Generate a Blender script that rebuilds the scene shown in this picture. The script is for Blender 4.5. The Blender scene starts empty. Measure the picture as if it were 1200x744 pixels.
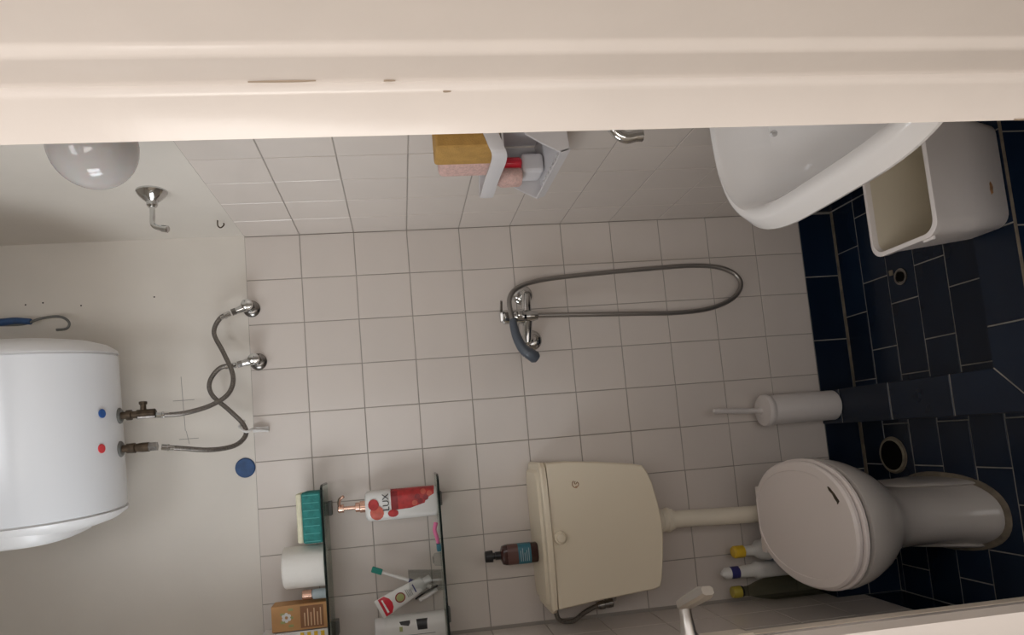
import bpy, bmesh, math, random
from mathutils import Vector, Matrix
random.seed(4)
PI = math.pi
SC = bpy.context.scene
COL = SC.collection

# ------------------------------------------------------------------ camera
cam_d = bpy.data.cameras.new('camera')
cam = bpy.data.objects.new('camera', cam_d)
COL.objects.link(cam)
cam_d.sensor_width = 36
cam_d.sensor_fit = 'HORIZONTAL'
cam_d.lens = 783.18 / 1200 * 36
cam_d.shift_x = 0.03017
cam_d.shift_y = 0.05923
cam_d.clip_start = 0.02
R_ = Vector((0.99204884, -0.10485973, -0.06959545))
U_ = Vector((0.08170966, 0.11605087, 0.98987662))
F_ = Vector((0.09572159, 0.98769258, -0.12369619))
# the photographer held the phone on its side: picture-up is the room's right
m3 = Matrix((-U_, R_, -F_)).transposed()
cam.matrix_world = Matrix.Translation((-0.6315, -1.9021, 1.3894)) @ m3.to_4x4()
SC.camera = cam

# ------------------------------------------------------------------ light
W = bpy.data.worlds.new('daylight')
SC.world = W
W.use_nodes = True
W.node_tree.nodes['Background'].inputs[0].default_value = (1.0, 0.955, 0.92, 1)
W.node_tree.nodes['Background'].inputs[1].default_value = 1.35
def area(name, loc, tgt, sx, sy, power, col):
    l = bpy.data.lights.new(name, 'AREA'); l.shape = 'RECTANGLE'
    l.size = sx; l.size_y = sy; l.energy = power; l.color = col
    o = bpy.data.objects.new(name, l); COL.objects.link(o)
    o.location = loc
    o.rotation_euler = (Vector(tgt) - Vector(loc)).to_track_quat('-Z', 'Y').to_euler()
    return o
area('window_daylight', (-1.64, -1.05, 1.95), (-0.64, -1.00, 1.80), 1.5, 0.9, 47.0, (0.93, 0.97, 1.0))
area('fanlight_daylight', (-0.80, -1.85, 2.50), (-0.70, 0.0, 1.75), 0.6, 0.45, 5.5, (0.98, 0.98, 1.0))
area('corridor_fill', (-1.20, -2.45, 1.55), (-0.22, -0.78, 0.45), 0.5, 0.9, 10.0, (1.0, 0.95, 0.9))  # unseen lamp added behind the camera to brighten the bin and right jamb
SC.view_settings.view_transform = 'Standard'
SC.view_settings.look = 'None'
SC.view_settings.gamma = 1
SC.view_settings.exposure = 0.0

# ------------------------------------------------------------------ materials
def mat(name, col, rough=0.5, metal=0.0, spec=0.5, noise=0.0, nscale=20, bump=0.0, bscale=60,
        rnd=0.0, coat=0.0, col2=None, trans=0.0, sub=0.0, emis=None):
    m = bpy.data.materials.new(name); m.use_nodes = True
    nt = m.node_tree; b = nt.nodes['Principled BSDF']
    b.inputs['Base Color'].default_value = (*col, 1)
    b.inputs['Roughness'].default_value = rough
    b.inputs['Metallic'].default_value = metal
    b.inputs['Specular IOR Level'].default_value = spec
    b.inputs['Coat Weight'].default_value = coat
    b.inputs['Transmission Weight'].default_value = trans
    if sub: b.inputs['Subsurface Weight'].default_value = sub; b.inputs['Subsurface Scale'].default_value = 0.01
    src = None
    tc = nt.nodes.new('ShaderNodeTexCoord')
    if noise or col2:
        n = nt.nodes.new('ShaderNodeTexNoise'); n.inputs['Scale'].default_value = nscale
        n.inputs['Detail'].default_value = 6
        nt.links.new(tc.outputs['Object'], n.inputs['Vector'])
        r = nt.nodes.new('ShaderNodeValToRGB')
        c2 = col2 if col2 else tuple(c * (1 - noise) for c in col)
        r.color_ramp.elements[0].position = 0.35; r.color_ramp.elements[1].position = 0.65
        r.color_ramp.elements[0].color = (*c2, 1); r.color_ramp.elements[1].color = (*col, 1)
        nt.links.new(n.outputs['Fac'], r.inputs['Fac']); src = r.outputs['Color']
    if rnd:
        oi = nt.nodes.new('ShaderNodeObjectInfo')
        mr = nt.nodes.new('ShaderNodeMapRange')
        mr.inputs['To Min'].default_value = 1 - rnd; mr.inputs['To Max'].default_value = 1 + rnd
        nt.links.new(oi.outputs['Random'], mr.inputs['Value'])
        mx = nt.nodes.new('ShaderNodeHueSaturation')
        mx.inputs['Color'].default_value = (*col, 1)
        if src: nt.links.new(src, mx.inputs['Color'])
        nt.links.new(mr.outputs['Result'], mx.inputs['Value']); src = mx.outputs['Color']
    if src: nt.links.new(src, b.inputs['Base Color'])
    if bump:
        n2 = nt.nodes.new('ShaderNodeTexNoise'); n2.inputs['Scale'].default_value = bscale
        n2.inputs['Detail'].default_value = 4
        nt.links.new(tc.outputs['Object'], n2.inputs['Vector'])
        bp = nt.nodes.new('ShaderNodeBump'); bp.inputs['Strength'].default_value = bump
        bp.inputs['Distance'].default_value = 0.002
        nt.links.new(n2.outputs['Fac'], bp.inputs['Height']); nt.links.new(bp.outputs['Normal'], b.inputs['Normal'])
    return m
def glass(name, tint=(0.93, 0.97, 0.95), gl=1.0, rough=0.02):
    m = bpy.data.materials.new(name); m.use_nodes = True
    nt = m.node_tree; nt.nodes.clear()
    o = nt.nodes.new('ShaderNodeOutputMaterial'); mx = nt.nodes.new('ShaderNodeMixShader')
    t = nt.nodes.new('ShaderNodeBsdfTransparent'); t.inputs[0].default_value = (*tint, 1)
    g = nt.nodes.new('ShaderNodeBsdfGlossy'); g.inputs['Roughness'].default_value = rough
    lw = nt.nodes.new('ShaderNodeLayerWeight'); lw.inputs['Blend'].default_value = 0.28
    f = nt.nodes.new('ShaderNodeMapRange'); f.inputs['To Min'].default_value = 0.05; f.inputs['To Max'].default_value = 0.65 * gl
    pw = nt.nodes.new('ShaderNodeMath'); pw.operation = 'POWER'; pw.inputs[1].default_value = 2.2
    nt.links.new(lw.outputs['Facing'], pw.inputs[0]); nt.links.new(pw.outputs[0], f.inputs['Value'])
    nt.links.new(f.outputs[0], mx.inputs[0]); nt.links.new(t.outputs[0], mx.inputs[1])
    nt.links.new(g.outputs[0], mx.inputs[2]); nt.links.new(mx.outputs[0], o.inputs[0])
    return m
M = dict(
    plaster=mat('plaster paint', (0.735, 0.685, 0.62), 0.62, noise=0.05, nscale=5, bump=0.35, bscale=22),
    grout=mat('tile grout', (0.36, 0.325, 0.29), 0.9),
    white_tile=mat('white glazed tile', (0.69, 0.625, 0.575), 0.17, noise=0.025, nscale=6, rnd=0.018, bump=0.08, bscale=9),
    blue_grout=mat('grey floor grout', (0.34, 0.32, 0.29), 0.9, noise=0.45, nscale=9),
    blue_tile=mat('navy glazed tile', (0.0065, 0.016, 0.036), 0.24, spec=0.32, rnd=0.25, col2=(0.005, 0.012, 0.028), nscale=5, bump=0.1, bscale=8),
    jamb=mat('cream gloss paint', (0.71, 0.645, 0.595), 0.22, noise=0.05, nscale=7, bump=0.25, bscale=30),
    corridor=mat('dull corridor paint', (0.30, 0.27, 0.23), 0.7, noise=0.05, nscale=5),  # kept dark to cut light bounced onto the jamb
    stone=mat('pale corridor stone', (0.62, 0.57, 0.50), 0.35, noise=0.15, nscale=12),  # made pale to bounce light onto the bin
    leaf=mat('cream door paint', (0.80, 0.70, 0.58), 0.35, noise=0.08, nscale=9, bump=0.2, bscale=30),
    chip=mat('chipped paint and wood', (0.42, 0.33, 0.25), 0.8),
    ceramic=mat('white ceramic', (0.84, 0.82, 0.81), 0.10, noise=0.02, nscale=4),
    wc=mat('white toilet ceramic', (0.55, 0.51, 0.475), 0.14, noise=0.03, nscale=5),
    lid=mat('white seat plastic', (0.90, 0.82, 0.78), 0.3),
    dark=mat('shade black', (0.004, 0.0035, 0.003), 1.0, spec=0.1),  # near-black, stands in for the shade inside gaps and holes
    sealant=mat('brown sealant', (0.22, 0.18, 0.13), 0.8, noise=0.4, nscale=30),
    cistern=mat('cream cistern plastic', (0.86, 0.76, 0.59), 0.32, noise=0.03, nscale=4),
    pipe=mat('cream pipe plastic', (0.80, 0.73, 0.60), 0.35, noise=0.04, nscale=8),
    boiler=mat('white boiler enamel', (0.80, 0.81, 0.835), 0.22),
    boiler_cap=mat('white boiler plastic', (0.76, 0.75, 0.75), 0.35),
    grey=mat('grey ring rubber', (0.16, 0.16, 0.15), 0.6),
    chrome=mat('chrome', (0.62, 0.62, 0.61), 0.12, metal=1),
    chromed=mat('tarnished chrome', (0.36, 0.34, 0.32), 0.25, metal=1, noise=0.4, nscale=60),
    satin=mat('satin steel', (0.62, 0.59, 0.56), 0.33, metal=1),
    brass=mat('aged brass fitting', (0.13, 0.095, 0.065), 0.45, metal=0.8, noise=0.5, nscale=70),
    hose=mat('braided steel', (0.27, 0.245, 0.22), 0.38, metal=0.7, noise=0.5, nscale=400),
    shhose=mat('shower hose steel', (0.34, 0.32, 0.30), 0.3, metal=0.85),
    handset=mat('slate blue plastic', (0.085, 0.10, 0.125), 0.35),
    blue=mat('blue plastic', (0.03, 0.085, 0.22), 0.5, noise=0.25, nscale=60),
    bluedot=mat('blue dot', (0.02, 0.10, 0.35), 0.4),
    reddot=mat('red dot', (0.75, 0.06, 0.07), 0.4),
    black=mat('black plastic', (0.012, 0.012, 0.013), 0.35),
    whitep=mat('white plastic', (0.74, 0.72, 0.70), 0.3),
    caddy=mat('pale grey plastic', (0.66, 0.64, 0.65), 0.25),
    greyp=mat('brush plastic', (0.70, 0.655, 0.63), 0.35),
    bin=mat('bin plastic', (0.88, 0.83, 0.81), 0.38, noise=0.03, nscale=10),
    bin_in=mat('yellowed bin inside', (0.80, 0.73, 0.60), 0.5, noise=0.05, nscale=8),
    rust=mat('rust stain', (0.50, 0.26, 0.12), 0.7, noise=0.5, nscale=90),
    sponge_y=mat('ochre sponge', (0.52, 0.30, 0.085), 0.95, noise=0.15, nscale=60, bump=0.8, bscale=350),
    sponge_p=mat('pink sponge', (0.72, 0.48, 0.43), 0.95, noise=0.2, nscale=140, bump=1.0, bscale=250),
    teal=mat('teal sponge', (0.03, 0.22, 0.20), 0.9, noise=0.3, nscale=80, bump=0.7, bscale=200),
    teal_ridge=mat('pale teal ridge', (0.09, 0.33, 0.30), 0.9),
    cream=mat('cream sponge', (0.72, 0.68, 0.50), 0.9, noise=0.1, nscale=80, bump=0.7, bscale=200),
    paper=mat('tissue paper', (0.80, 0.77, 0.72), 0.95, bump=0.6, bscale=120),
    kraft=mat('tan carton', (0.58, 0.31, 0.12), 0.6, noise=0.12, nscale=20),
    kraft_d=mat('brown print', (0.27, 0.12, 0.05), 0.6),
    pinkbox=mat('pink carton', (0.80, 0.50, 0.52), 0.5),
    yellow=mat('yellow plastic', (0.80, 0.52, 0.03), 0.4),
    mustard=mat('mustard plastic', (0.50, 0.40, 0.05), 0.4),
    olive=mat('olive print', (0.33, 0.36, 0.14), 0.5),
    orange=mat('pale orange print', (0.75, 0.52, 0.30), 0.5),
    white=mat('white print', (0.80, 0.79, 0.77), 0.4),
    bottle_w=mat('white bottle', (0.74, 0.73, 0.70), 0.28),
    red=mat('red print', (0.50, 0.03, 0.03), 0.35, noise=0.35, nscale=60),
    dred=mat('dark red print', (0.27, 0.015, 0.02), 0.35, noise=0.35, nscale=80),
    coral=mat('coral print', (0.62, 0.12, 0.08), 0.4, noise=0.2, nscale=90),
    rose=mat('rose gold', (0.75, 0.47, 0.36), 0.22, metal=0.85),
    pink=mat('bright pink', (0.75, 0.18, 0.36), 0.35),
    paste_red=mat('toothpaste red', (0.60, 0.02, 0.04), 0.3),
    greenb=mat('green bristles', (0.02, 0.22, 0.17), 0.8),
    amber=mat('dark amber bottle', (0.055, 0.022, 0.018), 0.14),
    amber_l=mat('brown bottle label', (0.12, 0.055, 0.045), 0.4),
    teal_l=mat('teal blue label', (0.03, 0.17, 0.23), 0.4, noise=0.2, nscale=80),
    navy=mat('navy print', (0.03, 0.03, 0.17), 0.4),
    bluel=mat('blue label', (0.05, 0.13, 0.30), 0.4, noise=0.4, nscale=60),
    paleblue=mat('pale blue liquid', (0.42, 0.50, 0.53), 0.15),
    opal=mat('opal glass', (0.50, 0.47, 0.455), 0.06, sub=0.3),
    clear=glass('clear plastic', (0.90, 0.91, 0.905), .7),
    smoke=glass('grey green plastic', (0.66, 0.67, 0.60), .5, 0.12),
    shelfglass=glass('shelf glass', (0.88, 0.93, 0.905)),
    glassedge=mat('dark glass edge', (0.008, 0.016, 0.015), 0.15),
    pane=glass('window pane', (0.95, 0.96, 0.97)),
    pencil=mat('pencil marks', (0.30, 0.28, 0.26), 0.9),
    alu=mat('white aluminium', (0.75, 0.75, 0.74), 0.4),
    kraft_rim=mat('worn beige rim', (0.33, 0.29, 0.21), 0.7, noise=0.4, nscale=50),
    soil=mat('brown stain', (0.10, 0.075, 0.045), 0.9, noise=0.5, nscale=60),
)

# ------------------------------------------------------------------ helpers
def mesh_obj(name, me, m, parent=None, smooth=False):
    o = bpy.data.objects.new(name, me); COL.objects.link(o)
    if m is not None and not me.materials: me.materials.append(M[m])
    if parent is not None: o.parent = parent
    if smooth:
        for p in me.polygons: p.use_smooth = True
    return o
def build(name, bm, m, parent=None, world=True, smooth=False, autos=None):
    """bmesh -> one object; 'world' meshes are authored in room coordinates."""
    bmesh.ops.recalc_face_normals(bm, faces=bm.faces)
    if autos is not None:
        for f in bm.faces: f.smooth = True
        for e in bm.edges:
            if len(e.link_faces) == 2 and e.calc_face_angle(0) > autos: e.smooth = False
    me = bpy.data.meshes.new(name); bm.to_mesh(me); bm.free()
    if parent is not None and world:
        base = Vector(parent.location); g = parent.parent
        while g is not None: base += Vector(g.location); g = g.parent
        me.transform(Matrix.Translation(-base))
    return mesh_obj(name, me, m, parent, smooth)
def thing(name, label, cat, loc, group=None):
    o = bpy.data.objects.new(name, None); COL.objects.link(o)
    o.empty_display_size = 0.03
    o.location = loc; o['label'] = label; o['category'] = cat
    if group: o['group'] = group
    return o
def tag(o, label, cat, group=None):
    o['label'] = label; o['category'] = cat
    if group: o['group'] = group
    return o
def box(bm, lo, hi, bev=0.0, seg=2, mtx=None):
    lo = Vector(lo); hi = Vector(hi)
    t = bmesh.new()
    bmesh.ops.create_cube(t, size=1)
    for v in t.verts:
        v.co = Vector(((lo[i] + hi[i]) / 2 + v.co[i] * (hi[i] - lo[i]) for i in range(3)))
    if bev: bmesh.ops.bevel(t, geom=t.edges[:] , offset=bev, segments=seg, affect='EDGES', profile=0.6)
    if mtx is not None: bmesh.ops.transform(t, matrix=mtx, verts=t.verts)
    me = bpy.data.meshes.new('t'); t.to_mesh(me); t.free(); bm.from_mesh(me); bpy.data.meshes.remove(me)
def mkbox(lo, hi, bev=0.0, seg=2, mtx=None):
    bm = bmesh.new(); box(bm, lo, hi, bev, seg, mtx); return bm
def rings(bm, rs, cap0=True, cap1=True, closed=True):
    vr = [[bm.verts.new(p) for p in r] for r in rs]
    n = len(rs[0])
    for a, b in zip(vr, vr[1:]):
        for i in range(n if closed else n - 1):
            j = (i + 1) % n
            try: bm.faces.new((a[i], a[j], b[j], b[i]))
            except ValueError: pass
    if cap0: bm.faces.new(vr[0][::-1])
    if cap1: bm.faces.new(vr[-1])
    return vr
def axes(d):
    d = Vector(d).normalized()
    a = Vector((0, 0, 1)) if abs(d.z) < 0.9 else Vector((1, 0, 0))
    x = d.cross(a).normalized(); y = d.cross(x).normalized()
    return x, y, d
def lathe(bm, base, d, prof, n=24, cap0=True, cap1=True):
    x, y, d = axes(d); base = Vector(base)
    rs = []
    for h, r in prof:
        r = max(r, 1e-4)
        rs.append([base + d * h + x * (r * math.cos(2 * PI * i / n)) + y * (r * math.sin(2 * PI * i / n)) for i in range(n)])
    rings(bm, rs, cap0, cap1)
def mklathe(*a, **k):
    bm = bmesh.new(); lathe(bm, *a, **k); return bm
def catmull(P, sub=8):
    P = [Vector(p) for p in P]
    out = []
    for i in range(len(P) - 1):
        p0 = P[max(i - 1, 0)]; p1 = P[i]; p2 = P[i + 1]; p3 = P[min(i + 2, len(P) - 1)]
        for k in range(sub):
            t = k / sub
            out.append(0.5 * ((2 * p1) + (p2 - p0) * t + (2 * p0 - 5 * p1 + 4 * p2 - p3) * t * t + (3 * p1 - p0 - 3 * p2 + p3) * t ** 3))
    out.append(P[-1]); return out
def resample(P, step):
    L = [0]
    for a, b in zip(P, P[1:]): L.append(L[-1] + (b - a).length)
    n = max(2, int(L[-1] / step)); out = []; j = 0
    for i in range(n + 1):
        s = L[-1] * i / n
        while j < len(L) - 2 and L[j + 1] < s: j += 1
        t = (s - L[j]) / max(L[j + 1] - L[j], 1e-9)
        out.append(P[j].lerp(P[j + 1], min(t, 1)))
    return out
def tube(bm, P, r, n=10, sub=8, smooth=True, ripple=0.0, step=None):
    P = catmull(P, sub) if smooth else [Vector(p) for p in P]
    if step: P = resample(P, step)
    rs = []; px = None
    for i, p in enumerate(P):
        d = (P[min(i + 1, len(P) - 1)] - P[max(i - 1, 0)]).normalized()
        if px is None: x, y, _ = axes(d)
        else:
            x = (px - d * px.dot(d)).normalized(); y = d.cross(x)
        px = x
        rr = r(i / (len(P) - 1)) if callable(r) else r
        if ripple: rr += ripple * (1 if i % 2 else -1)
        rs.append([p + x * rr * math.cos(2 * PI * k / n) + y * rr * math.sin(2 * PI * k / n) for k in range(n)])
    rings(bm, rs)
def mktube(*a, **k):
    bm = bmesh.new(); tube(bm, *a, **k); return bm
def sup(a, b, e, n=32, cx=0, cy=0, rot=0):
    out = []
    for i in range(n):
        t = 2 * PI * i / n
        c, s = math.cos(t), math.sin(t)
        x = a * math.copysign(abs(c) ** (2 / e), c); y = b * math.copysign(abs(s) ** (2 / e), s)
        out.append((cx + x * math.cos(rot) - y * math.sin(rot), cy + x * math.sin(rot) + y * math.cos(rot)))
    return out
def bottle(bm, c, secs, n=32, rot=0):
    """secs: (z, half width, half depth, exponent)"""
    rs = [[(x, y, c[2] + z) for x, y in sup(a, b, e, n, c[0], c[1], rot)] for z, a, b, e in secs]
    rings(bm, rs)
def mkbottle(*a, **k):
    bm = bmesh.new(); bottle(bm, *a, **k); return bm
def prism(bm, poly, axis, lo, hi, bev=0):
    """extrude a 2D polygon along an axis (0,1,2)"""
    def P(u, v, w):
        if axis == 0: return (w, u, v)
        if axis == 1: return (u, w, v)
        return (u, v, w)
    t = bmesh.new()
    rings(t, [[P(u, v, lo) for u, v in poly], [P(u, v, hi) for u, v in poly]])
    if bev:
        bmesh.ops.recalc_face_normals(t, faces=t.faces)
        bmesh.ops.bevel(t, geom=t.edges[:], offset=bev, segments=2, affect='EDGES')
    me = bpy.data.meshes.new('t'); t.to_mesh(me); t.free(); bm.from_mesh(me); bpy.data.meshes.remove(me)
def mkprism(*a, **k):
    bm = bmesh.new(); prism(bm, *a, **k); return bm
def text(name, s, size, mtx, m, parent, depth=0.0004):
    cu = bpy.data.curves.new(name, 'FONT'); cu.body = s; cu.size = size; cu.align_x = 'CENTER'; cu.align_y = 'CENTER'
    cu.extrude = depth
    o = bpy.data.objects.new(name, cu); COL.objects.link(o)
    me = bpy.data.meshes.new_from_object(o.evaluated_get(bpy.context.evaluated_depsgraph_get()))
    bpy.data.objects.remove(o)
    me.transform(mtx)
    me.transform(Matrix.Translation(-Vector(parent.location)))
    me.materials.clear()
    return mesh_obj(name, me, m, parent)
def structure(o):
    o['kind'] = 'structure'; return o

# ------------------------------------------------------------------ tiles
ORI = {  # columns: tile x, tile y, outward normal
    'back': Matrix(((1, 0, 0), (0, 0, -1), (0, 1, 0))),
    'right': Matrix(((0, 0, -1), (-1, 0, 0), (0, 1, 0))),
    'left': Matrix(((0, 0, 1), (1, 0, 0), (0, 1, 0))),
    'up': Matrix(((1, 0, 0), (0, 1, 0), (0, 0, 1))),
    'front': Matrix(((1, 0, 0), (0, 0, -1), (0, 1, 0))),
}
TC = {}
def tile_mesh(w, h, m, ori):
    k = (round(w, 4), round(h, 4), m, ori)
    if k in TC: return TC[k]
    c = 0.0008; t = 0.006
    bm = bmesh.new()
    def ring(dx, z): return [(-w / 2 + dx, -h / 2 + dx, z), (w / 2 - dx, -h / 2 + dx, z), (w / 2 - dx, h / 2 - dx, z), (-w / 2 + dx, h / 2 - dx, z)]
    rings(bm, [ring(0, -t), ring(0, -c), ring(c, 0)], cap0=False)
    me = bpy.data.meshes.new('tile'); bm.to_mesh(me); bm.free()
    me.transform(ORI[ori].to_4x4()); me.materials.append(M[m]); TC[k] = me
    return me
def tiles(parent, ori, org, rows, mt, gap=0.0024, jit=0.0003, skip=None):
    """org: world origin of the tile plane; rows: list of (v0, v1, [u0, u1, ...])"""
    base = Vector(parent.location); o3 = ORI[ori]
    for v0, v1, us in rows:
        for u0, u1 in zip(us, us[1:]):
            if u1 - u0 < 0.012 or v1 - v0 < 0.012: continue
            if skip and skip(u0, u1, v0, v1): continue
            me = tile_mesh(u1 - u0 - gap, v1 - v0 - gap, mt, ori)
            o = bpy.data.objects.new('tile', me); COL.objects.link(o); o.parent = parent
            p = Vector(org) + o3 @ Vector(((u0 + u1) / 2, (v0 + v1) / 2, random.uniform(-jit, jit)))
            o.location = p - base
            o.rotation_euler = (random.uniform(-.0025, .0025), random.uniform(-.0025, .0025), 0)
def cuts(lo, hi, pitch, off):
    """joint positions from lo to hi, one joint at off"""
    k = math.ceil((lo - off) / pitch + 1e-6); u = [lo]
    while off + k * pitch < hi - 1e-6:
        u.append(off + k * pitch); k += 1
    u.append(hi); return u

TW, TH, ZT, ZS = 0.1269, 0.15255, 1.791, 0.113
XL, YF = -1.150, -1.38
WY0, WY1, WZ0, WZ1 = -0.95, -0.42, 1.50, 2.12      # window opening in the left wall
def slab(name, boxes, m):
    bm = bmesh.new()
    for lo, hi in boxes: box(bm, lo, hi)
    return structure(build(name, bm, m))
CEIL = 2.80
wb = slab('wall_back', [((XL - .12, .0015, -.05), (.12, .12, ZT)), ((XL - .12, .006, ZT), (.12, .12, CEIL))], 'grout')
wb.data.materials.append(M['plaster'])
wr = slab('wall_right', [((.0015, YF, -.05), (.12, .0015, ZT)), ((.006, YF, ZT), (.12, .006, CEIL))], 'grout')
wr.data.materials.append(M['plaster'])
wl = slab('wall_left', [((XL - .12, YF, -.05), (XL - .0015, .0015, WZ0)), ((XL - .12, YF, WZ0), (XL - .0015, WY0, ZT)),
                        ((XL - .12, WY1, WZ0), (XL - .0015, .0015, ZT)), ((XL - .12, YF, ZT), (XL - .006, WY0, CEIL)),
                        ((XL - .12, WY1, ZT), (XL - .006, .006, CEIL)), ((XL - .12, WY0, WZ1), (XL - .006, WY1, CEIL))], 'grout')
wl.data.materials.append(M['plaster'])
for o in (wb, wr, wl):
    for p in o.data.polygons:
        if p.center.z > ZT - .001 and not (abs(p.normal.z) > .5 and p.center.z < ZT + .002): p.material_index = 1
    for p in o.data.polygons:
        if p.center.z >= ZT - .001: p.material_index = 1
structure(build('ceiling', mkbox((XL - .12, -1.56, CEIL), (.12, .12, CEIL + .1)), 'plaster'))
# front wall with the doorway the camera looks through
DX0, DX1, DZ = -0.811, -0.377, 2.05
FZ0, FZ1 = 2.14, 2.62                              # fanlight above the door
slab('wall_front', [((-.335 + .012, -1.56, -.05), (.12, YF, CEIL)), ((XL - .12, -1.56, -.05), (DX0 - .03, YF, CEIL)),
                    ((DX0 - .03, -1.56, DZ + .03), (-.323, YF, FZ0)), ((DX0 - .03, -1.56, FZ1), (-.323, YF, CEIL))], 'plaster')
structure(build('wall_corridor', mkbox((XL - .24, -3.2, -.05), (XL - .12, -1.56, CEIL)), 'corridor'))  # unseen wall, added to block window lamp spill onto the jamb
white_rows = [(ZT - (j + 1) * TH, ZT - j * TH) for j in range(11)]
tiles(wb, 'back', (0, 0, 0), [(a, b, cuts(XL, 0, TW, 0)) for a, b in white_rows], 'white_tile')
tiles(wr, 'right', (0, 0, 0), [(a, b, cuts(0, -YF, TW, 0.0)) for a, b in white_rows], 'white_tile')
tiles(wl, 'left', (XL, 0, 0), [(a, b, cuts(YF, 0, TW, 0.0)) for a, b in white_rows], 'white_tile',
      skip=lambda u0, u1, v0, v1: u1 > WY0 + .004 and u0 < WY1 - .004 and v1 > WZ0 + .004)
# navy skirting tiles
for nm, ori, org, lo, hi, off, bx in (('baseboard_back', 'back', (0, 0, 0), XL, 0, -.004, ((XL, .0013, 0), (0, .0014, ZS))),
                                  ('baseboard_right', 'right', (0, 0, 0), 0, -YF, .13, ((.0013, YF, 0), (.0014, 0, ZS))),
                                  ('baseboard_left', 'left', (XL, 0, 0), YF, 0, -.09, ((XL - .0014, YF, 0), (XL - .0013, 0, ZS)))):
    o = structure(build(nm, mkbox(*bx), 'blue_grout'))
    tiles(o, ori, org, [(0.001, ZS, cuts(lo, hi, .2, off))], 'blue_tile', gap=.0032)

# floor: navy tiles 20 x 10 cm laid half a tile off
KX0, KX1, KY0, KY1, KZ = -0.661, -0.561, -0.712, -0.610, 0.119
fl = slab('floor', [((-2.4, -3.2, -.12), (1.4, .12, -.0016))], 'blue_grout')
cf = bmesh.new(); box(cf, (-2.4, -3.2, -.0015), (1.4, -1.565, .004), .001)
build('corridor_floor', cf, 'stone', fl)  # unseen pale slab, added to bounce light onto the bin front
rows = []
for k in range(7):
    y1 = -.1 * k; y0 = max(-.1 * (k + 1), KY1)
    if y1 - y0 > .012: rows.append((y0, y1, cuts(KX1, 0, .2, -.139 if k % 2 == 0 else -.256)))
tiles(fl, 'up', (0, 0, 0), rows, 'blue_tile', gap=.0032, jit=.0008)
rows = []
for k in range(14):
    y1 = -.1 * k; y0 = max(-.1 * (k + 1), YF)
    rows.append((y0, y1, cuts(XL, KX0, .2, -.79 if k % 2 == 0 else -.674)))
tiles(fl, 'up', (0, 0, 0), rows, 'blue_tile', gap=.0032, jit=.0008)
rows = []
for k in range(7, 14):
    y1 = min(-.1 * k, KY0); y0 = max(-.1 * (k + 1), YF)
    rows.append((y0, y1, cuts(KX0, 0, .2, -.79 if k % 2 == 0 else -.674)))
tiles(fl, 'up', (0, 0, 0), rows, 'blue_tile', gap=.0032, jit=.0008)
flat_rows = [(-1.46, YF, cuts(DX0, -.377, .2, -.79)), (-1.56, -1.46, cuts(DX0, -.377, .2, -.674))]
tiles(fl, 'up', (0, 0, 0), flat_rows, 'blue_tile', gap=.0032, jit=.0008)

# kerb round the shower tray
kb = thing('shower_kerb', 'low L-shaped kerb of navy tiles round the shower floor, toilet brush standing on it', 'kerb', (-.6, -.35, 0))
bm = bmesh.new()
box(bm, (KX0 + .0016, KY0 + .0016, 0), (KX1 - .0016, -.0005, KZ - .0016)); box(bm, (KX1 - .0016, KY0 + .0016, 0), (-.0005, KY1 - .0016, KZ - .0016))
build('core', bm, 'blue_grout', kb)
# kerb top tiles, with the mitred pair at the corner
tiles(kb, 'up', (0, 0, KZ), [(KX0, KX0, [0])], 'blue_tile')
def flat_tile(poly, z, m='blue_tile', parent=kb, g=.0016, th=.006):
    c = Vector((sum(p[0] for p in poly) / len(poly), sum(p[1] for p in poly) / len(poly)))
    n = len(poly); ins = []
    def off(d):
        out = []
        for i in range(n):
            a, b, cc = Vector(poly[i - 1]), Vector(poly[i]), Vector(poly[(i + 1) % n])
            e1 = (b - a).normalized(); e2 = (cc - b).normalized()
            n1 = Vector((-e1.y, e1.x)); n2 = Vector((-e2.y, e2.x))
            s = (n1 + n2); s = s / max(s.dot(n1), .2)
            out.append(b + s * d)
        return out
    bm = bmesh.new()
    rings(bm, [[(*p, z - th) for p in off(g)], [(*p, z - .0012) for p in off(g)], [(*p, z) for p in off(g + .0012)]], cap0=False)
    return build('tile', bm, m, parent)
ks = [0, -.093, -.293, -.493]
for a, b in zip(ks, ks[1:]): flat_tile([(KX0, b), (KX1, b), (KX1, a), (KX0, a)], KZ)
flat_tile([(KX0, KY0), (KX1, KY1), (KX1, ks[-1]), (KX0, ks[-1])], KZ)
flat_tile([(KX0, KY0), (-.472, KY0), (-.472, KY1), (KX1, KY1)], KZ)
for a, b in ((-.472, -.272), (-.272, -.072), (-.072, 0)): flat_tile([(a, KY0), (b, KY0), (b, KY1), (a, KY1)], KZ)
tiles(kb, 'front', (0, KY0, 0), [(.001, KZ - .002, cuts(KX0, 0, .2, -.279))], 'blue_tile', gap=.0032)
tiles(kb, 'left', (KX1, 0, 0), [(.001, KZ - .002, cuts(KY1, 0, .2, -.1))], 'blue_tile', gap=.0032)
tiles(kb, 'right', (KX0, 0, 0), [(.001, KZ - .002, cuts(0, -KY0, .2, .1))], 'blue_tile', gap=.0032)

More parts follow.
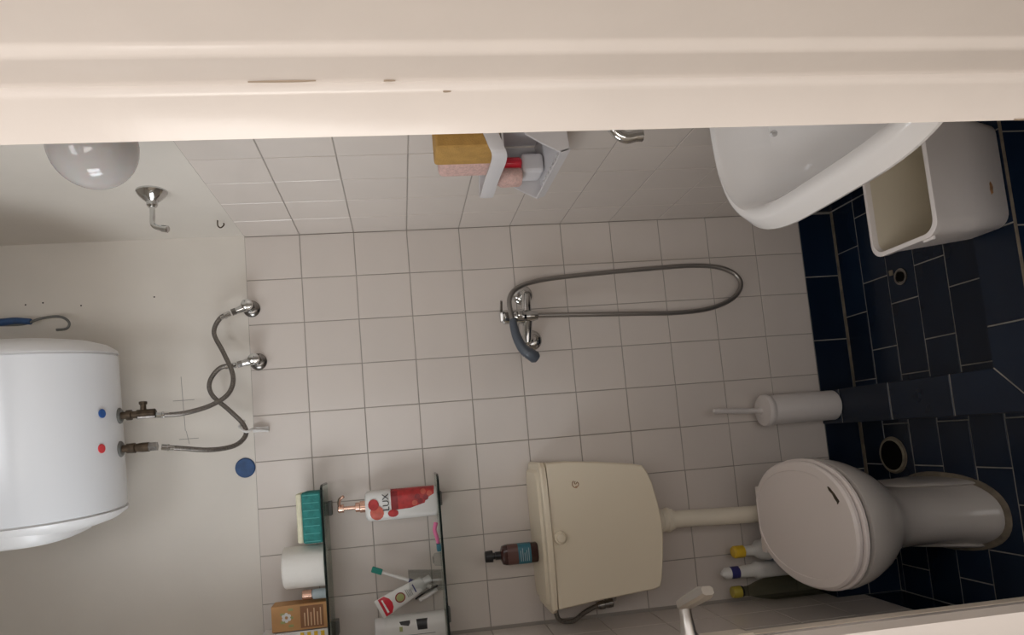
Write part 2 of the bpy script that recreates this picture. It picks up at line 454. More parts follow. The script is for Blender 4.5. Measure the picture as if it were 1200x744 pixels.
# low tiled pipe ledge behind the toilet
LX, LY, LZ = -.955, -.086, .20
lg = thing('pipe_ledge', 'low dark tiled ledge in the corner behind the toilet, carrying cleaning bottles', 'ledge', (-1.05, -.05, 0))
build('core', mkbox((XL + .0005, LY + .0016, 0), (LX - .0016, -.0005, LZ - .0016)), 'blue_grout', lg)
for a, b in ((XL, -1.02), (-1.02, LX)): flat_tile([(a, LY), (b, LY), (b, 0), (a, 0)], LZ, parent=lg)
tiles(lg, 'front', (0, LY, 0), [(.001, .1, [XL, -1.06, LX]), (.1, LZ - .002, [XL, -.98, LX])], 'blue_tile', gap=.0032)
tiles(lg, 'left', (LX, 0, 0), [(.001, .1, [LY, 0]), (.1, LZ - .002, [LY, 0])], 'blue_tile', gap=.0032)

# ------------------------------------------------------------------ window, door frame, door leaf
wn = structure(build('window_1', mkbox((XL - .115, WY0 + .001, WZ0 + .0005), (XL - .003, WY1 - .001, WZ0 + .018), .002), 'alu'))
bm = bmesh.new()
x0, x1 = XL - .085, XL - .045
for lo, hi in (((x0, WY0, WZ0 + .018), (x1, WY0 + .04, WZ1)), ((x0, WY1 - .04, WZ0 + .018), (x1, WY1, WZ1)),
               ((x0, WY0 + .04, WZ0 + .018), (x1, WY1 - .04, WZ0 + .058)), ((x0, WY0 + .04, WZ1 - .04), (x1, WY1 - .04, WZ1)),
               ((x0, (WY0 + WY1) / 2 - .02, WZ0 + .058), (x1, (WY0 + WY1) / 2 + .02, WZ1 - .04))): box(bm, lo, hi, .002)
build('window_frame', bm, 'alu', wn)
for a, b in ((WY0 + .04, (WY0 + WY1) / 2 - .02), ((WY0 + WY1) / 2 + .02, WY1 - .04)):
    build('pane', mkbox((XL - .067, a, WZ0 + .058), (XL - .063, b, WZ1 - .04)), 'pane', wn)

fn = structure(build('window_2', mkbox((DX0 - .029, -1.53, FZ0 + .0005), (-.324, -1.41, FZ0 + .015), .002), 'alu'))
bm = bmesh.new(); f0, f1 = DX0 - .029, -.324
for lo, hi in (((f0, -1.49, FZ0 + .015), (f0 + .03, -1.45, FZ1)), ((f1 - .03, -1.49, FZ0 + .015), (f1, -1.45, FZ1)),
               ((f0 + .03, -1.49, FZ0 + .015), (f1 - .03, -1.45, FZ0 + .045)), ((f0 + .03, -1.49, FZ1 - .03), (f1 - .03, -1.45, FZ1))): box(bm, lo, hi, .002)
build('window_frame', bm, 'alu', fn)
build('pane', mkbox((f0 + .03, -1.472, FZ0 + .045), (f1 - .03, -1.468, FZ1 - .03)), 'pane', fn)

# jamb profile in plan (x, y), from the bathroom side towards the corridor
JP = [(-.377, -1.376), (-.355, -1.388), (-.3515, -1.3935), (-.3475, -1.3965), (-.343, -1.3965), (-.341, -1.400), (-.3405, -1.426),
      (-.3385, -1.4305), (-.3345, -1.4325), (-.332, -1.436), (-.332, -1.562), (-.322, -1.566), (-.322, -1.376)]
jr = structure(build('trim_1', mkprism(JP, 2, 0, DZ + .03), 'jamb', autos=math.radians(50)))
lf = [(DX0 - (x + .377), y) for x, y in JP][::-1]
jl = structure(build('trim_2', mkprism(lf, 2, 0, DZ + .03), 'jamb', autos=math.radians(50)))
structure(build('trim_3', mkbox((DX0, -1.562, DZ), (-.377, -1.376, DZ + .03)), 'jamb'))
arch = bmesh.new()
box(arch, (-.336, -1.578, 0), (-.24, -1.561, DZ + .10), .003); 
structure(build('trim_4', arch, 'jamb'))
# chips and scuffs in the jamb paint
def chip_at(x, y, z, w, h, name='paint_chip', m='chip'):
    bm = bmesh.new(); n = 11
    pts = [(x + random.uniform(.6, 1) * w * math.cos(2 * PI * i / n), z + random.uniform(.6, 1) * h * math.sin(2 * PI * i / n)) for i in range(n)]
    prism(bm, pts, 1, y - .0012, y + .0006)
    build(name, bm, m, jr)
for px, py, pz, w, h in ((-.3768, -1.3764, .80, .0007, .016), (-.3768, -1.3764, .62, .0008, .02),
                          (-.3424, -1.3985, 1.46, .0005, .028), (-.3505, -1.3945, 1.335, .0006, .004), (-.3430, -1.3984, 1.38, .0004, .006)):
    chip_at(px, py, pz, w, h)

# door leaf, open into the room
E0 = Vector((-.934, -.950)); E1 = Vector((-.872, -1.372)); dl = (E1 - E0).normalized(); nl = Vector((-dl.y, dl.x))   # nl faces the room
if nl.x < 0: nl = -nl
LLEN = (E1 - E0).length
def L2(s, t): p = E0 + dl * s + nl * t; return (p.x, p.y)
dr = structure(build('door_1', mkprism([L2(0, 0), L2(.030, 0), L2(.030, -.036), L2(0, -.036)], 2, .008, DZ - .01, bev=.0), 'leaf'))
def strip(name, s0, s1, t0, t1, m='leaf', z0=.008, z1=DZ - .01):
    return build(name, mkprism([L2(s0, t0), L2(s1, t0), L2(s1, t1), L2(s0, t1)], 2, z0, z1), m, dr)
strip('groove', .030, .044, -.030, -.011)
strip('moulding', .044, .062, -.030, .001, 'jamb')
strip('panel_edge', .062, .080, -.030, -.010)
strip('panel', .080, LLEN - .06, -.028, -.009)
strip('stile', LLEN - .06, LLEN, -.036, 0)
# lever handle on the leaf
hd = build('door_handle', mkprism([L2(.010, .0005), L2(.058, .0005), L2(.058, .006), L2(.010, .006)], 2, .93, 1.05, bev=.0015), 'leaf', dr)
hp = L2(.034, .004)
st = bmesh.new()
b3 = Vector((hp[0], hp[1], 1.014)); n3 = Vector((nl.x, nl.y, 0)); d3 = Vector((dl.x, dl.y, 0))
lathe(st, b3, n3 * 1.0, [(0, .0145), (.004, .0135), (.010, .0105), (.03, .0085), (.046, .0085)], 20)
build('stem', st, 'satin', hd, autos=.6)
lv = bmesh.new()
tip = Vector((-0.851, -1.030, 1.001)); root = b3 + n3 * .046
dv = (tip - root); 
def lev(t, w, h):
    p = root.lerp(tip, t); x = dv.normalized(); z = Vector((0, 0, 1)); z = (z - x * z.dot(x)).normalized(); y = x.cross(z)
    return [p + y * (w * c) + z * (h * s) for c, s in ((-1, -.6), (-.6, -1), (.6, -1), (1, -.6), (1, .6), (.6, 1), (-.6, 1), (-1, .6))]
rings(lv, [lev(-.08, .005, .008), lev(-.03, .007, .011), lev(.3, .008, .012), lev(.85, .0085, .0125), lev(1.0, .006, .009)])
build('lever', lv, 'satin', hd, autos=.5)

# ------------------------------------------------------------------ water heater
HX0, HX1, HY, HZ, HR = -.713, -.350, -.215, 2.249, .19
wh = thing('water_heater', 'white horizontal electric water heater hung high on the back wall', 'water heater', (-.535, 0, 2.0))
build('tank', mklathe((HX0, HY, HZ), (1, 0, 0), [(0, HR - .002), (.002, HR), (HX1 - HX0 - .002, HR), (HX1 - HX0, HR - .002)], 96), 'boiler', wh, autos=.6)
for sgn, xx in ((-1, HX0), (1, HX1)):
    bm = bmesh.new()
    lathe(bm, (xx, HY, HZ), (sgn, 0, 0), [(0, HR - .004), (.003, HR - .004), (.004, HR + .001), (.012, HR - .001), (.026, HR - .022), (.036, HR - .055), (.042, HR - .10), (.044, .03)], 96)
    e = build('end_cap', bm, 'boiler_cap', wh, autos=.9)
    if sgn < 0:
        bm = bmesh.new()
        rs = []
        for h, f in ((.020, 1), (.040, .97), (.050, .9), (.054, .75)):
            rs.append([(xx - h, HY - .02 + x * f, HZ + .02 + y * f) for x, y in sup(.155, .135, 3, 40)])
        rings(bm, rs); build('cover', bm, 'boiler_cap', wh, autos=.7)
for xx in (-.66, -.42): build('wall_bracket', mkbox((xx - .02, -.05, HZ - .06), (xx + .02, .0055, HZ + .12), .002), 'grey', wh)
hr = Matrix.Translation((-.531, HY, 0)) @ Matrix.Rotation(math.radians(-5), 4, 'Z') @ Matrix.Translation((.531, -HY, 0))
for o in list(wh.children):
    if o.name.split('.')[0] in ('tank', 'end_cap', 'cover'):
        T = Matrix.Translation(wh.location); o.data.transform(T.inverted() @ hr @ T)
px1, px2 = (-0.496, -0.200, 2.058), (-0.576, -0.200, 2.054)
def on_tank(x, phi, r=HR):   # phi measured from straight down towards the room
    return Vector((x, HY - r * math.sin(phi), HZ - r * math.cos(phi)))
for (px, mt, nm) in ((px1[0], 'bluedot', 'cold_mark'), (px2[0] + .0, 'reddot', 'hot_mark')):
    p = on_tank(px + .002, .33, HR + (.0025 if nm == 'cold_mark' else -.0012)); d = (p - Vector((p.x, HY, HZ)))
    build(nm, mklathe(p, d, [(0, .0105), (.0014, .0105), (.0022, .009)], 20), mt, wh)
for (px, nm) in ((px1[0], 0), (px2[0], 1)):
    zt = HZ - math.sqrt(HR ** 2 - .015 ** 2)
    xs = px; yy = -.2
    build('collar', mklathe((xs, yy, zt + .004), (0, 0, -1), [(0, .019), (.006, .0195), (.009, .016)], 24), 'grey', wh, autos=.5)
    if nm == 0:
        v = build('valve', mklathe((xs, yy, zt - .004), (0, 0, -1), [(0, .009), (.012, .009), (.013, .0125), (.024, .0125), (.025, .009), (.036, .009), (.037, .0115), (.078, .0115), (.080, .009)], 12), 'brass', wh, autos=.5)
        bm = bmesh.new(); lathe(bm, (xs + .004, yy, zt - .055), (1, 0, 0), [(0, .007), (.018, .007), (.02, .0095), (.026, .0095), (.027, .006)], 12)
        build('safety_valve', bm, 'brass', wh, autos=.5)
        build('lever', mkbox((xs - .012, yy - .0125, zt - .086), (xs - .006, yy - .010, zt - .045), .0008), 'chromed', wh)
    else:
        v = build('valve', mklathe((xs, yy, zt - .004), (0, 0, -1), [(0, .009), (.010, .009), (.011, .0115), (.030, .0125), (.032, .010), (.046, .0115), (.062, .0115), (.063, .0095)], 12), 'brass', wh, autos=.5)
        build('nut', mklathe((xs, yy, zt - .066), (0, 0, -1), [(0, .0115), (.018, .0115)], 6), 'chromed', wh)
CZ1 = 2.06 - .080; 
# flexible hoses
def fhose(label, pts, r, endz, name='flexible_hose'):
    t = thing(name, label, 'hose', tuple(pts[-1]))
    build('braid', mktube(pts, r, 10, 8), 'hose', t, smooth=True)
    for a, b in ((pts[0], pts[1]), (pts[-1], pts[-2])):
        a = Vector(a); d = (Vector(b) - a).normalized()
        build('ferrule', mklathe(a, d, [(0, .0075), (.012, .0075), (.013, .0085), (.017, .0085), (.018, .0065), (.028, .0065)], 12), 'chrome', t, autos=.5)
    return t
zt = 2.06
fhose('braided hose from the upper-right wall valve to the blue-marked heater inlet', [(-0.227, -0.048, 1.827), (-0.240, -0.050, 1.854), (-0.280, -0.055, 1.870), (-0.338, -0.075, 1.843), (-0.405, -0.105, 1.814), (-0.453, -0.130, 1.821), (-0.483, -0.155, 1.860), (-0.500, -0.185, 1.917), (-0.501, -0.200, 1.975)], .0062, zt)
fhose('braided hose from the lower-left wall valve to the red-marked heater outlet', [(-0.370, -0.048, 1.818), (-0.375, -0.050, 1.859), (-0.410, -0.055, 1.886), (-0.448, -0.060, 1.880), (-0.493, -0.070, 1.835), (-0.532, -0.075, 1.801), (-0.562, -0.085, 1.794), (-0.587, -0.110, 1.817), (-0.594, -0.150, 1.865), (-0.586, -0.180, 1.921), (-0.579, -0.200, 1.966)], .0062, zt)
def wall_valve(p, d, label):
    p = Vector(p); t = thing('angle_valve', label, 'valve', tuple(p), 'angle valves on the back wall')
    build('flange', mklathe(p + Vector((0, .001, 0)), (0, -1, 0), [(0, .0235), (.004, .0235), (.009, .019), (.012, .012)], 28), 'chromed', t, autos=.6)
    build('body', mklathe(p + Vector((0, -.010, 0)), (0, -1, 0), [(0, .011), (.012, .013), (.034, .0135), (.040, .0155), (.055, .015), (.057, .011)], 20), 'chrome', t, autos=.5)
    q = p + Vector((0, -.038, 0)); d = Vector(d).normalized()
    build('outlet', mklathe(q, d, [(0, .0125), (.014, .011), (.030, .009), (.040, .008)], 16), 'chrome', t, autos=.5)
    build('nut', mklathe(q + d * .036, d, [(0, .0095), (.012, .0095)], 6), 'chromed', t)
    return t
def dirto(a, b): return tuple(Vector(b) - Vector(a))
v1 = Vector((-0.208, 0.000, 1.780)); wall_valve(v1, Vector((-0.227, -0.048, 1.827)) - (v1 + Vector((0, -.038, 0))), 'chrome angle valve at the tile edge, the one nearer the right wall')
v2 = Vector((-0.358, 0.000, 1.769)); wall_valve(v2, Vector((-0.370, -0.048, 1.818)) - (v2 + Vector((0, -.038, 0))), 'chrome angle valve at the tile edge, the one nearer the white hose hook')

# blue cable and black hook beside the heater
cb = thing('wrapped_cable', 'dark bent cable with blue wrapping beside the right end of the heater', 'cable', (-0.220, -0.040, 2.349))
build('cable', mktube([(-0.216, -0.020, 2.464), (-0.223, -0.035, 2.362), (-0.214, -0.045, 2.315), (-0.209, -0.045, 2.279), (-0.213, -0.045, 2.254), (-0.228, -0.045, 2.239), (-0.243, -0.045, 2.246), (-0.245, -0.045, 2.271)], .0035, 8), 'grey', cb, smooth=True)
build('wrapping', mktube([(-0.210, -0.020, 2.485), (-0.214, -0.032, 2.416), (-0.213, -0.036, 2.376), (-0.218, -0.040, 2.336)], lambda t: .011 - .003 * t, 10), 'blue', cb, smooth=True)

# white hose hook, blue wall cap, pencil marks, screw holes
hk = thing('hose_hook', 'small white plastic hook on the back wall holding the looped hose', 'hook', (-0.547, -0.004, 1.757))
bm = bmesh.new(); tube(bm, [(-0.522, -0.062, 1.801), (-0.538, -0.080, 1.809), (-0.553, -0.095, 1.791), (-0.547, -0.080, 1.777), (-0.546, -0.030, 1.778), (-0.552, -0.012, 1.749)], .0035, 8)
build('arm', bm, 'whitep', hk, smooth=True)
a = Vector((-0.546, 0.000, 1.771)); build('plate', mkbox((a.x - .007, -.012, a.z - .022), (a.x + .007, -.0005, a.z + .02), .002), 'whitep', hk)
a = Vector((-0.647, 0.000, 1.819))
tag(build('blue_disc', mklathe((a.x, .0062, a.z), (0, -1, 0), [(0, .027), (.003, .0265), (.005, .024)], 36), 'blue', autos=.5), 'round blue plastic cap on the plaster above the tile edge', 'cap')
def wline(nm, a, b, w=.0012):
    a = Vector(a); b = Vector(b)
    return mktube([a + Vector((0, .0, 0)), b], w, 4, smooth=False)
bm = bmesh.new()
for p, q in (((-0.384, 0.006, 1.978), (-0.534, 0.006, 1.972)), ((-0.450, 0.006, 2.001), (-0.450, 0.006, 1.945)), ((-0.556, 0.006, 1.989), (-0.556, 0.006, 1.938)), ((-0.534, 0.006, 1.970), (-0.570, 0.006, 1.963))):
    tube(bm, [p, q], .0007, 4, smooth=False)
build('pencil_mark', bm, 'pencil', wb)
for p in ((-0.161, 0.006, 2.372), (-0.158, 0.006, 2.328), (0.014, 0.006, 2.036), (-0.158, 0.005, 2.040), (-0.171, 0.006, 2.231)):
    build('screw_hole', mklathe(p, (0, -1, 0), [(0, .0022), (.0006, .002)], 10), 'dark', wb)

# ------------------------------------------------------------------ globe lamp, shower arm, small hook on the right wall
gl = thing('wall_lamp', 'round opal glass globe lamp high on the right wall', 'lamp', (0, -.765, 1.866))
build('base', mklathe((.0065, -.765, 1.866), (-1, 0, 0), [(0, .055), (.02, .055), (.026, .05)], 40), 'whitep', gl, autos=.5)
gp = [(.018, .040)] + [(.088 - .070 * math.cos(t), .070 * math.sin(t)) for t in [.55 + (PI - .55) * i / 22 for i in range(23)]]
build('globe', mklathe((.0, -.765, 1.866), (-1, 0, 0), gp, 48, cap0=True), 'opal', gl, smooth=True)
a = Vector((0.000, -0.336, 1.921))
sa = thing('shower_outlet', 'chrome cup and bent rod projecting from the plaster of the right wall', 'shower arm', tuple(a))
build('flange', mklathe(a + Vector((.0065, 0, 0)), (-1, 0, 0), [(0, .034), (.004, .034), (.012, .029), (.022, .018), (.026, .013), (.034, .012), (.038, .009)], 32), 'chrome', sa, autos=.5)
b = a + Vector((-.03, 0, 0)); c = a + Vector((-.072, .0, 0))
build('rod', mktube([b, a + Vector((-.05, 0, 0)), c, c + Vector((-.010, -.004, -.012)), c + Vector((-.014, -.008, -.030))], .006, 12), 'chrome', sa, smooth=True)
build('tip', mklathe(c + Vector((-.0135, -.007, -.022)), (-.25, -.25, -1), [(0, .008), (.014, .0085), (.016, .006)], 16), 'chrome', sa, autos=.5)
a = Vector((0.004, -0.126, 1.824))
build_h = mktube([a + Vector((.004, 0, .006)), a + Vector((-.012, 0, .006)), a + Vector((-.018, 0, -.001)), a + Vector((-.012, 0, -.009)), a + Vector((-.006, 0, -.009))], .0018, 8)
tag(build('wall_hook', build_h, 'brass', smooth=True), 'tiny bent wire hook near the corner above the right wall tiles', 'hook')

# ------------------------------------------------------------------ shower mixer
mz = Vector((-0.287, -0.065, 1.023)); c0 = Vector((-0.211, 0.000, 1.010)); c1 = Vector((-0.347, 0.000, 0.994))
b0 = Vector((-0.223, -0.060, 1.010)); b1 = Vector((-0.270, -0.060, 1.014)); b2 = Vector((-0.304, -0.060, 1.014)); b3_ = Vector((-0.360, -0.060, 1.019))
zt_ = Vector((-0.285, -0.065, 1.060)).z; zb_ = Vector((-0.290, -0.065, 0.984)).z; zc_ = Vector((-0.284, -0.065, 1.086)).z
mx = thing('shower_mixer', 'chrome wall shower mixer with hose on the back wall tiles', 'shower mixer', (mz.x, 0, mz.z))
for cc, ea, eb in ((c0, b0, b1), (c1, b3_, b2)):
    build('flange', mklathe((cc.x, .001, cc.z), (0, -1, 0), [(0, .030), (.004, .030), (.010, .025), (.014, .014)], 32), 'chrome', mx, autos=.6)
    d_ = (eb - ea)
    build('elbow', mktube([(cc.x, -.006, cc.z), (cc.x, -.024, cc.z), tuple((ea + Vector((cc.x, -.03, cc.z))) / 2), tuple(ea + Vector((0, .012, 0))), tuple(ea + d_ * .2)], .0095, 16), 'chrome', mx, smooth=True)
    build('barrel', mklathe(ea - d_ * .08, d_, [(0, .0075), (.003, .0105), (.012, .0125), (d_.length * 1.05, .0145), (d_.length * 1.12, .0145)], 24), 'chrome', mx, autos=.5)
build('body', mklathe((mz.x, -.065, zt_), (0, 0, -1), [(0, .019), (.004, .021), ((zt_ - zb_) * .45, .0205), ((zt_ - zb_) * .55, .016), ((zt_ - zb_) * .7, .017), ((zt_ - zb_) * .9, .0135), (zt_ - zb_, .012)], 28), 'chrome', mx, autos=.5)
build('cartridge', mklathe((mz.x, -.066, zt_ + .001), (0, -.08, 1), [(0, .017), (.004, .020), ((zc_ - zt_) * .8, .0195), ((zc_ - zt_), .015)], 28), 'chrome', mx, autos=.5)
tp = Vector((mz.x, -.068, zc_ + .001))
build('lever', mkprism([(tp.x - .012, tp.y - .010), (tp.x + .010, tp.y - .014), (tp.x + .040, tp.y - .030), (tp.x + .045, tp.y - .026), (tp.x + .040, tp.y - .016), (tp.x + .012, tp.y + .010), (tp.x - .012, tp.y + .010)], 2, tp.z - .001, tp.z + .005, bev=.0012), 'chrome', mx)
build('cradle', mkbox((mz.x - .006, -.106, mz.z + .008), (mz.x + .012, -.080, mz.z + .024), .004), 'chrome', mx)
oz = (mz.x, -.066, zb_ + .001)
hp = [oz, (mz.x, -.066, zb_ - .02), (-0.294, -0.068, 0.810), (-0.298, -0.062, 0.681), (-0.301, -0.055, 0.575), (-0.293, -0.045, 0.463), (-0.265, -0.035, 0.380), (-0.226, -0.030, 0.345), (-0.190, -0.025, 0.354), (-0.164, -0.022, 0.404), (-0.154, -0.020, 0.489), (-0.157, -0.022, 0.624), (-0.165, -0.030, 0.786), (-0.176, -0.045, 0.919), (-0.189, -0.060, 0.993), (-0.211, -0.080, 1.043), (-0.241, -0.100, 1.066), (-0.276, -0.106, 1.068), (-0.306, -0.108, 1.064)]
sh = thing('shower_hose', 'long looped ribbed steel shower hose hanging from the mixer', 'hose', oz)
build('ribbed_hose', mktube(hp, .0068, 10, 10, ripple=.0006, step=.0028), 'shhose', sh, smooth=True)
hs = thing('hand_shower', 'slate grey plastic hand shower resting on the mixer, head down', 'hand shower', (-0.306, -0.110, 1.057))
build('handle', mktube([(-0.301, -0.108, 1.063), (-0.320, -0.110, 1.063), (-0.352, -0.112, 1.057), (-0.382, -0.114, 1.045), (-0.397, -0.114, 1.032)], lambda t: .0095 + .0065 * t, 14), 'handset', hs, smooth=True)
q = Vector((-0.394, -0.114, 1.034)); q2 = Vector((-0.414, -0.104, 1.005))
build('head', mklathe(q, q2 - q, [(-.004, .012), (.006, .0165), ((q2 - q).length * .8, .0175), ((q2 - q).length, .013)], 24), 'handset', hs, autos=.6)

# ------------------------------------------------------------------ toilet
def egg(cx, cy, a, bf, bb, z, e=2.2, cut=None, n=48):
    out = []
    for i in range(n):
        t = 2 * PI * i / n; s, c = math.sin(t), math.cos(t)
        x = a * math.copysign(abs(s) ** (2 / e), s)
        y = -(bf if c > 0 else bb) * math.copysign(abs(c) ** (2 / e), c)
        y = y if cut is None else min(y, cut)
        out.append((cx + x, cy + y, z))
    return out
tl = thing('toilet', 'white pedestal toilet with closed lid on the navy floor', 'toilet', (-.9, -.28, 0))
TX = -.905
bm = bmesh.new()
UX = -.893
rings(bm, [egg(TX, -.27, .086, .196, .15, 0, 2.3), egg(TX, -.27, .085, .195, .15, .018, 2.3), egg(TX, -.27, .079, .182, .15, .03, 2.3),
           egg(TX, -.27, .075, .166, .145, .08, 2.3), egg(TX, -.27, .075, .155, .14, .14, 2.3), egg(TX, -.27, .079, .150, .135, .20, 2.3),
           egg(TX, -.28, .092, .158, .13, .235, 2.2), egg(UX, -.30, .114, .176, .15, .27, 2.2), egg(UX, -.32, .136, .188, .18, .31, 2.2),
           egg(UX, -.33, .151, .200, .20, .35, 2.2), egg(UX, -.335, .157, .204, .21, .382, 2.2), egg(UX, -.335, .156, .203, .208, .392, 2.2), egg(UX, -.335, .148, .195, .20, .396, 2.2)])
build('bowl', bm, 'wc', tl, autos=.8)
for sx in (-1, 1):   # raised ribs of the foot, either side
    bm = bmesh.new(); rs = []
    for z, yy, w, l in ((0, -.27, .012, .13), (.02, -.27, .012, .125), (.10, -.24, .010, .10), (.17, -.21, .006, .07), (.21, -.2, .002, .05)):
        rs.append([(TX + sx * (.076 - z * .02) + x, yy + y, z) for x, y in sup(w, l, 2, 20)])
    rings(bm, rs)
    build('foot', bm, 'wc', tl, autos=.8)
bm = bmesh.new()
rings(bm, [egg(TX, -.27, .100, .209, .16, .0, 2.3), egg(TX, -.27, .098, .207, .16, .003, 2.3), egg(TX, -.27, .090, .200, .15, .006, 2.3)])
build('sealant', bm, 'sealant', tl)
bm = bmesh.new()
rings(bm, [egg(UX, -.335, .147, .194, .20, .394, 2.2, .2), egg(UX, -.335, .147, .194, .20, .402, 2.2, .2)])
build('gap', bm, 'dark', tl)  # solid dark ring, painted shade between bowl and seat
bm = bmesh.new()
rings(bm, [egg(UX, -.335, .152, .200, .215, .401, 2.2, .203), egg(UX, -.335, .157, .205, .22, .405, 2.2, .206), egg(UX, -.335, .157, .205, .22, .411, 2.2, .206), egg(UX, -.335, .154, .202, .218, .4135, 2.2, .204)])
build('seat', bm, 'lid', tl, autos=.8)
bm = bmesh.new()
rings(bm, [egg(UX, -.335, .147, .194, .208, .4135, 2.2, .2), egg(UX, -.335, .147, .194, .208, .4165, 2.2, .2)])
build('gap', bm, 'dark', tl)  # solid dark ring, painted shade between seat and lid
bm = bmesh.new()
rings(bm, [egg(UX, -.335, .149, .197, .218, .416, 2.2, .206), egg(UX, -.335, .153, .201, .22, .419, 2.2, .209), egg(UX, -.335, .153, .201, .22, .426, 2.2, .209),
           egg(UX, -.335, .148, .196, .215, .431, 2.2, .206), egg(UX, -.335, .130, .178, .205, .4325, 2.2, .204), egg(UX, -.335, .128, .176, .205, .4305, 2.2, .203),
           egg(UX, -.335, .11, .16, .19, .4312, 2.2, .196)])
build('lid', bm, 'lid', tl, autos=.6)
q = Vector((-0.814, -0.473, 0.432))
bm = bmesh.new(); prism(bm, [(q.x + .018, q.y + .016), (q.x + .010, q.y + .013), (q.x + .002, q.y + .002), (q.x - .008, q.y - .004), (q.x - .016, q.y - .012), (q.x - .020, q.y - .011), (q.x - .012, q.y - .018), (q.x - .004, q.y - .010), (q.x + .006, q.y - .004), (q.x + .012, q.y + .006)], 2, .4305, .4333)
build('chip', bm, 'soil', tl)
for x in (-.835, -.975):
    build('hinge', mkbox((x - .02, -.138, .402), (x + .02, -.115, .424), .004), 'lid', tl)

# ------------------------------------------------------------------ cistern
cs = thing('cistern', 'cream plastic wall-hung toilet cistern with a front push button', 'cistern', (-.89, 0, .7))
def ctr(z, inset=0.0):
    pass
CT, CB = 1.040, .715
def cfront(zrel):   # outline of the box seen from the front
    return 0
OUT = [(-.700, 1.030), (-.698, 1.02), (-0.698, -0.150, 0.969)[0::2], (-0.707, -0.150, 0.876)[0::2], (-0.720, -0.150, 0.783)[0::2], (-0.727, -0.150, 0.755)[0::2], (-0.742, -0.150, 0.745)[0::2], (-0.772, -0.150, 0.734)[0::2], (-0.828, -0.150, 0.723)[0::2], (-0.883, -0.150, 0.717)[0::2],
       (-0.923, -0.150, 0.718)[0::2], (-0.967, -0.150, 0.723)[0::2], (-1.031, -0.150, 0.734)[0::2], (-1.048, -0.150, 0.740)[0::2], (-1.053, -0.150, 0.758)[0::2], (-1.059, -0.150, 0.831)[0::2], (-1.066, -0.150, 0.913)[0::2], (-1.078, 1.02), (-1.078, 1.030)]
def scale(P, k, cx=-.893, cz=.88): return [(cx + (x - cx) * k, cz + (z - cz) * k) for x, z in P]
bm = bmesh.new(); rs = []
for y, k in ((-.002, .955), (-.02, .965), (-.10, .99), (-.145, 1.0), (-.156, .993), (-.160, .975)):
    rs.append([(x, y, z) for x, z in [(a, min(b, 1.018)) for a, b in scale(OUT, k)]])
rings(bm, rs); build('tank', bm, 'cistern', cs, autos=.5)
bm = bmesh.new(); rs = []
for z, g, yb in ((1.0205, 0, -.166), (1.031, .001, -.167), (1.036, -.004, -.165), (1.038, -.012, -.155), (1.0375, -.018, -.150), (1.044, -.026, -.142), (1.046, -.06, -.11)):
    x0, x1 = -.698 + g, -1.090 - g
    pts = [(x0, -.001), (x0, yb * .80), (x0 - .012, yb * .92), (x0 - .045, yb * .975), (-.80, yb), (-.894, yb - .003), (-.985, yb), (x1 + .045, yb * .975), (x1 + .012, yb * .92), (x1, yb * .80), (x1, -.001)]
    rs.append([(x, y, z) for x, y in pts])
rings(bm, rs); build('lid', bm, 'cistern', cs, autos=.5)
q = Vector((-0.894, -0.176, 0.999))
build('flush_button', mklathe((q.x, -.155, q.z), (0, -1, 0), [(0, .017), (.012, .017), (.015, .0155), (.016, .0125), (.020, .012), (.023, .0105), (.024, .004)], 32), 'cistern', cs, autos=.5)
q = Vector((-0.760, -0.161, 0.943))
bm = bmesh.new()
for x0, z0, rr_, a0, a1 in ((0, 0, .010, .6, 3.4), (-.001, -.001, .006, 2.6, 6.0), (.003, .001, .003, 0, 5)):
    tube(bm, [(q.x + x0 + rr_ * math.cos(a0 + (a1 - a0) * k / 7), -.1602, q.z + z0 + rr_ * math.sin(a0 + (a1 - a0) * k / 7)) for k in range(8)], .0012, 5, 2)
build('emblem', bm, 'rust', cs)
fp = thing('flush_pipe', 'cream plastic flush pipe from the cistern down to the toilet', 'pipe', (-.885, -.075, .40))
p1 = Vector((-0.887, -0.085, 0.689)); p2 = Vector((-0.894, -0.085, 0.397))
build('tube', mktube([(p1.x, -.085, .735), (p1.x, -.085, .66), ((p1.x + p2.x) / 2, -.085, .55), (p2.x, -.085, .44), (p2.x, -.088, .36), (p2.x, -.115, .315), (p2.x, -.15, .30)], .0235, 24), 'pipe', fp, smooth=True)
build('coupling', mklathe((p1.x, -.085, .712), (0, 0, -1), [(0, .033), (.016, .034), (.020, .031), (.030, .031), (.034, .034), (.042, .034), (.045, .029), (.052, .029)], 32), 'pipe', fp, autos=.5)
ch = thing('cistern_hose', 'short grey supply hose looping under the left side of the cistern', 'hose', (-1.099, -0.050, 0.842))
build('braid', mktube([(-1.081, -0.090, 1.010), (-1.103, -0.090, 1.012), (-1.123, -0.085, 1.001), (-1.130, -0.075, 0.964), (-1.115, -0.060, 0.925), (-1.105, -0.050, 0.887), (-1.103, -0.045, 0.856)], .0065, 10), 'hose', ch, smooth=True)
build('collar', mklathe((-1.069, -0.090, 1.014), Vector((-1.089, -0.090, 1.011)) - Vector((-1.069, -0.090, 1.014)), [(0, .010), (.016, .010), (.017, .008)], 12), 'grey', ch)
a = Vector((-1.105, -0.050, 0.887)); b = Vector((-1.101, -0.045, 0.831))
build('valve', mklathe(a, b - a, [(0, .009), (.008, .011), (.020, .012), (.022, .009), (.030, .012), (.044, .012), (.046, .008)], 14), 'chromed', ch, autos=.5)
build('spigot', mklathe((b.x + .01, -.048, b.z + .006), (0, 1, 0), [(0, .008), (.046, .008)], 12), 'chromed', ch)
build('rosette', mklathe((b.x + .01, .001, b.z + .006), (0, -1, 0), [(0, .02), (.004, .02), (.008, .014)], 20), 'chromed', ch)

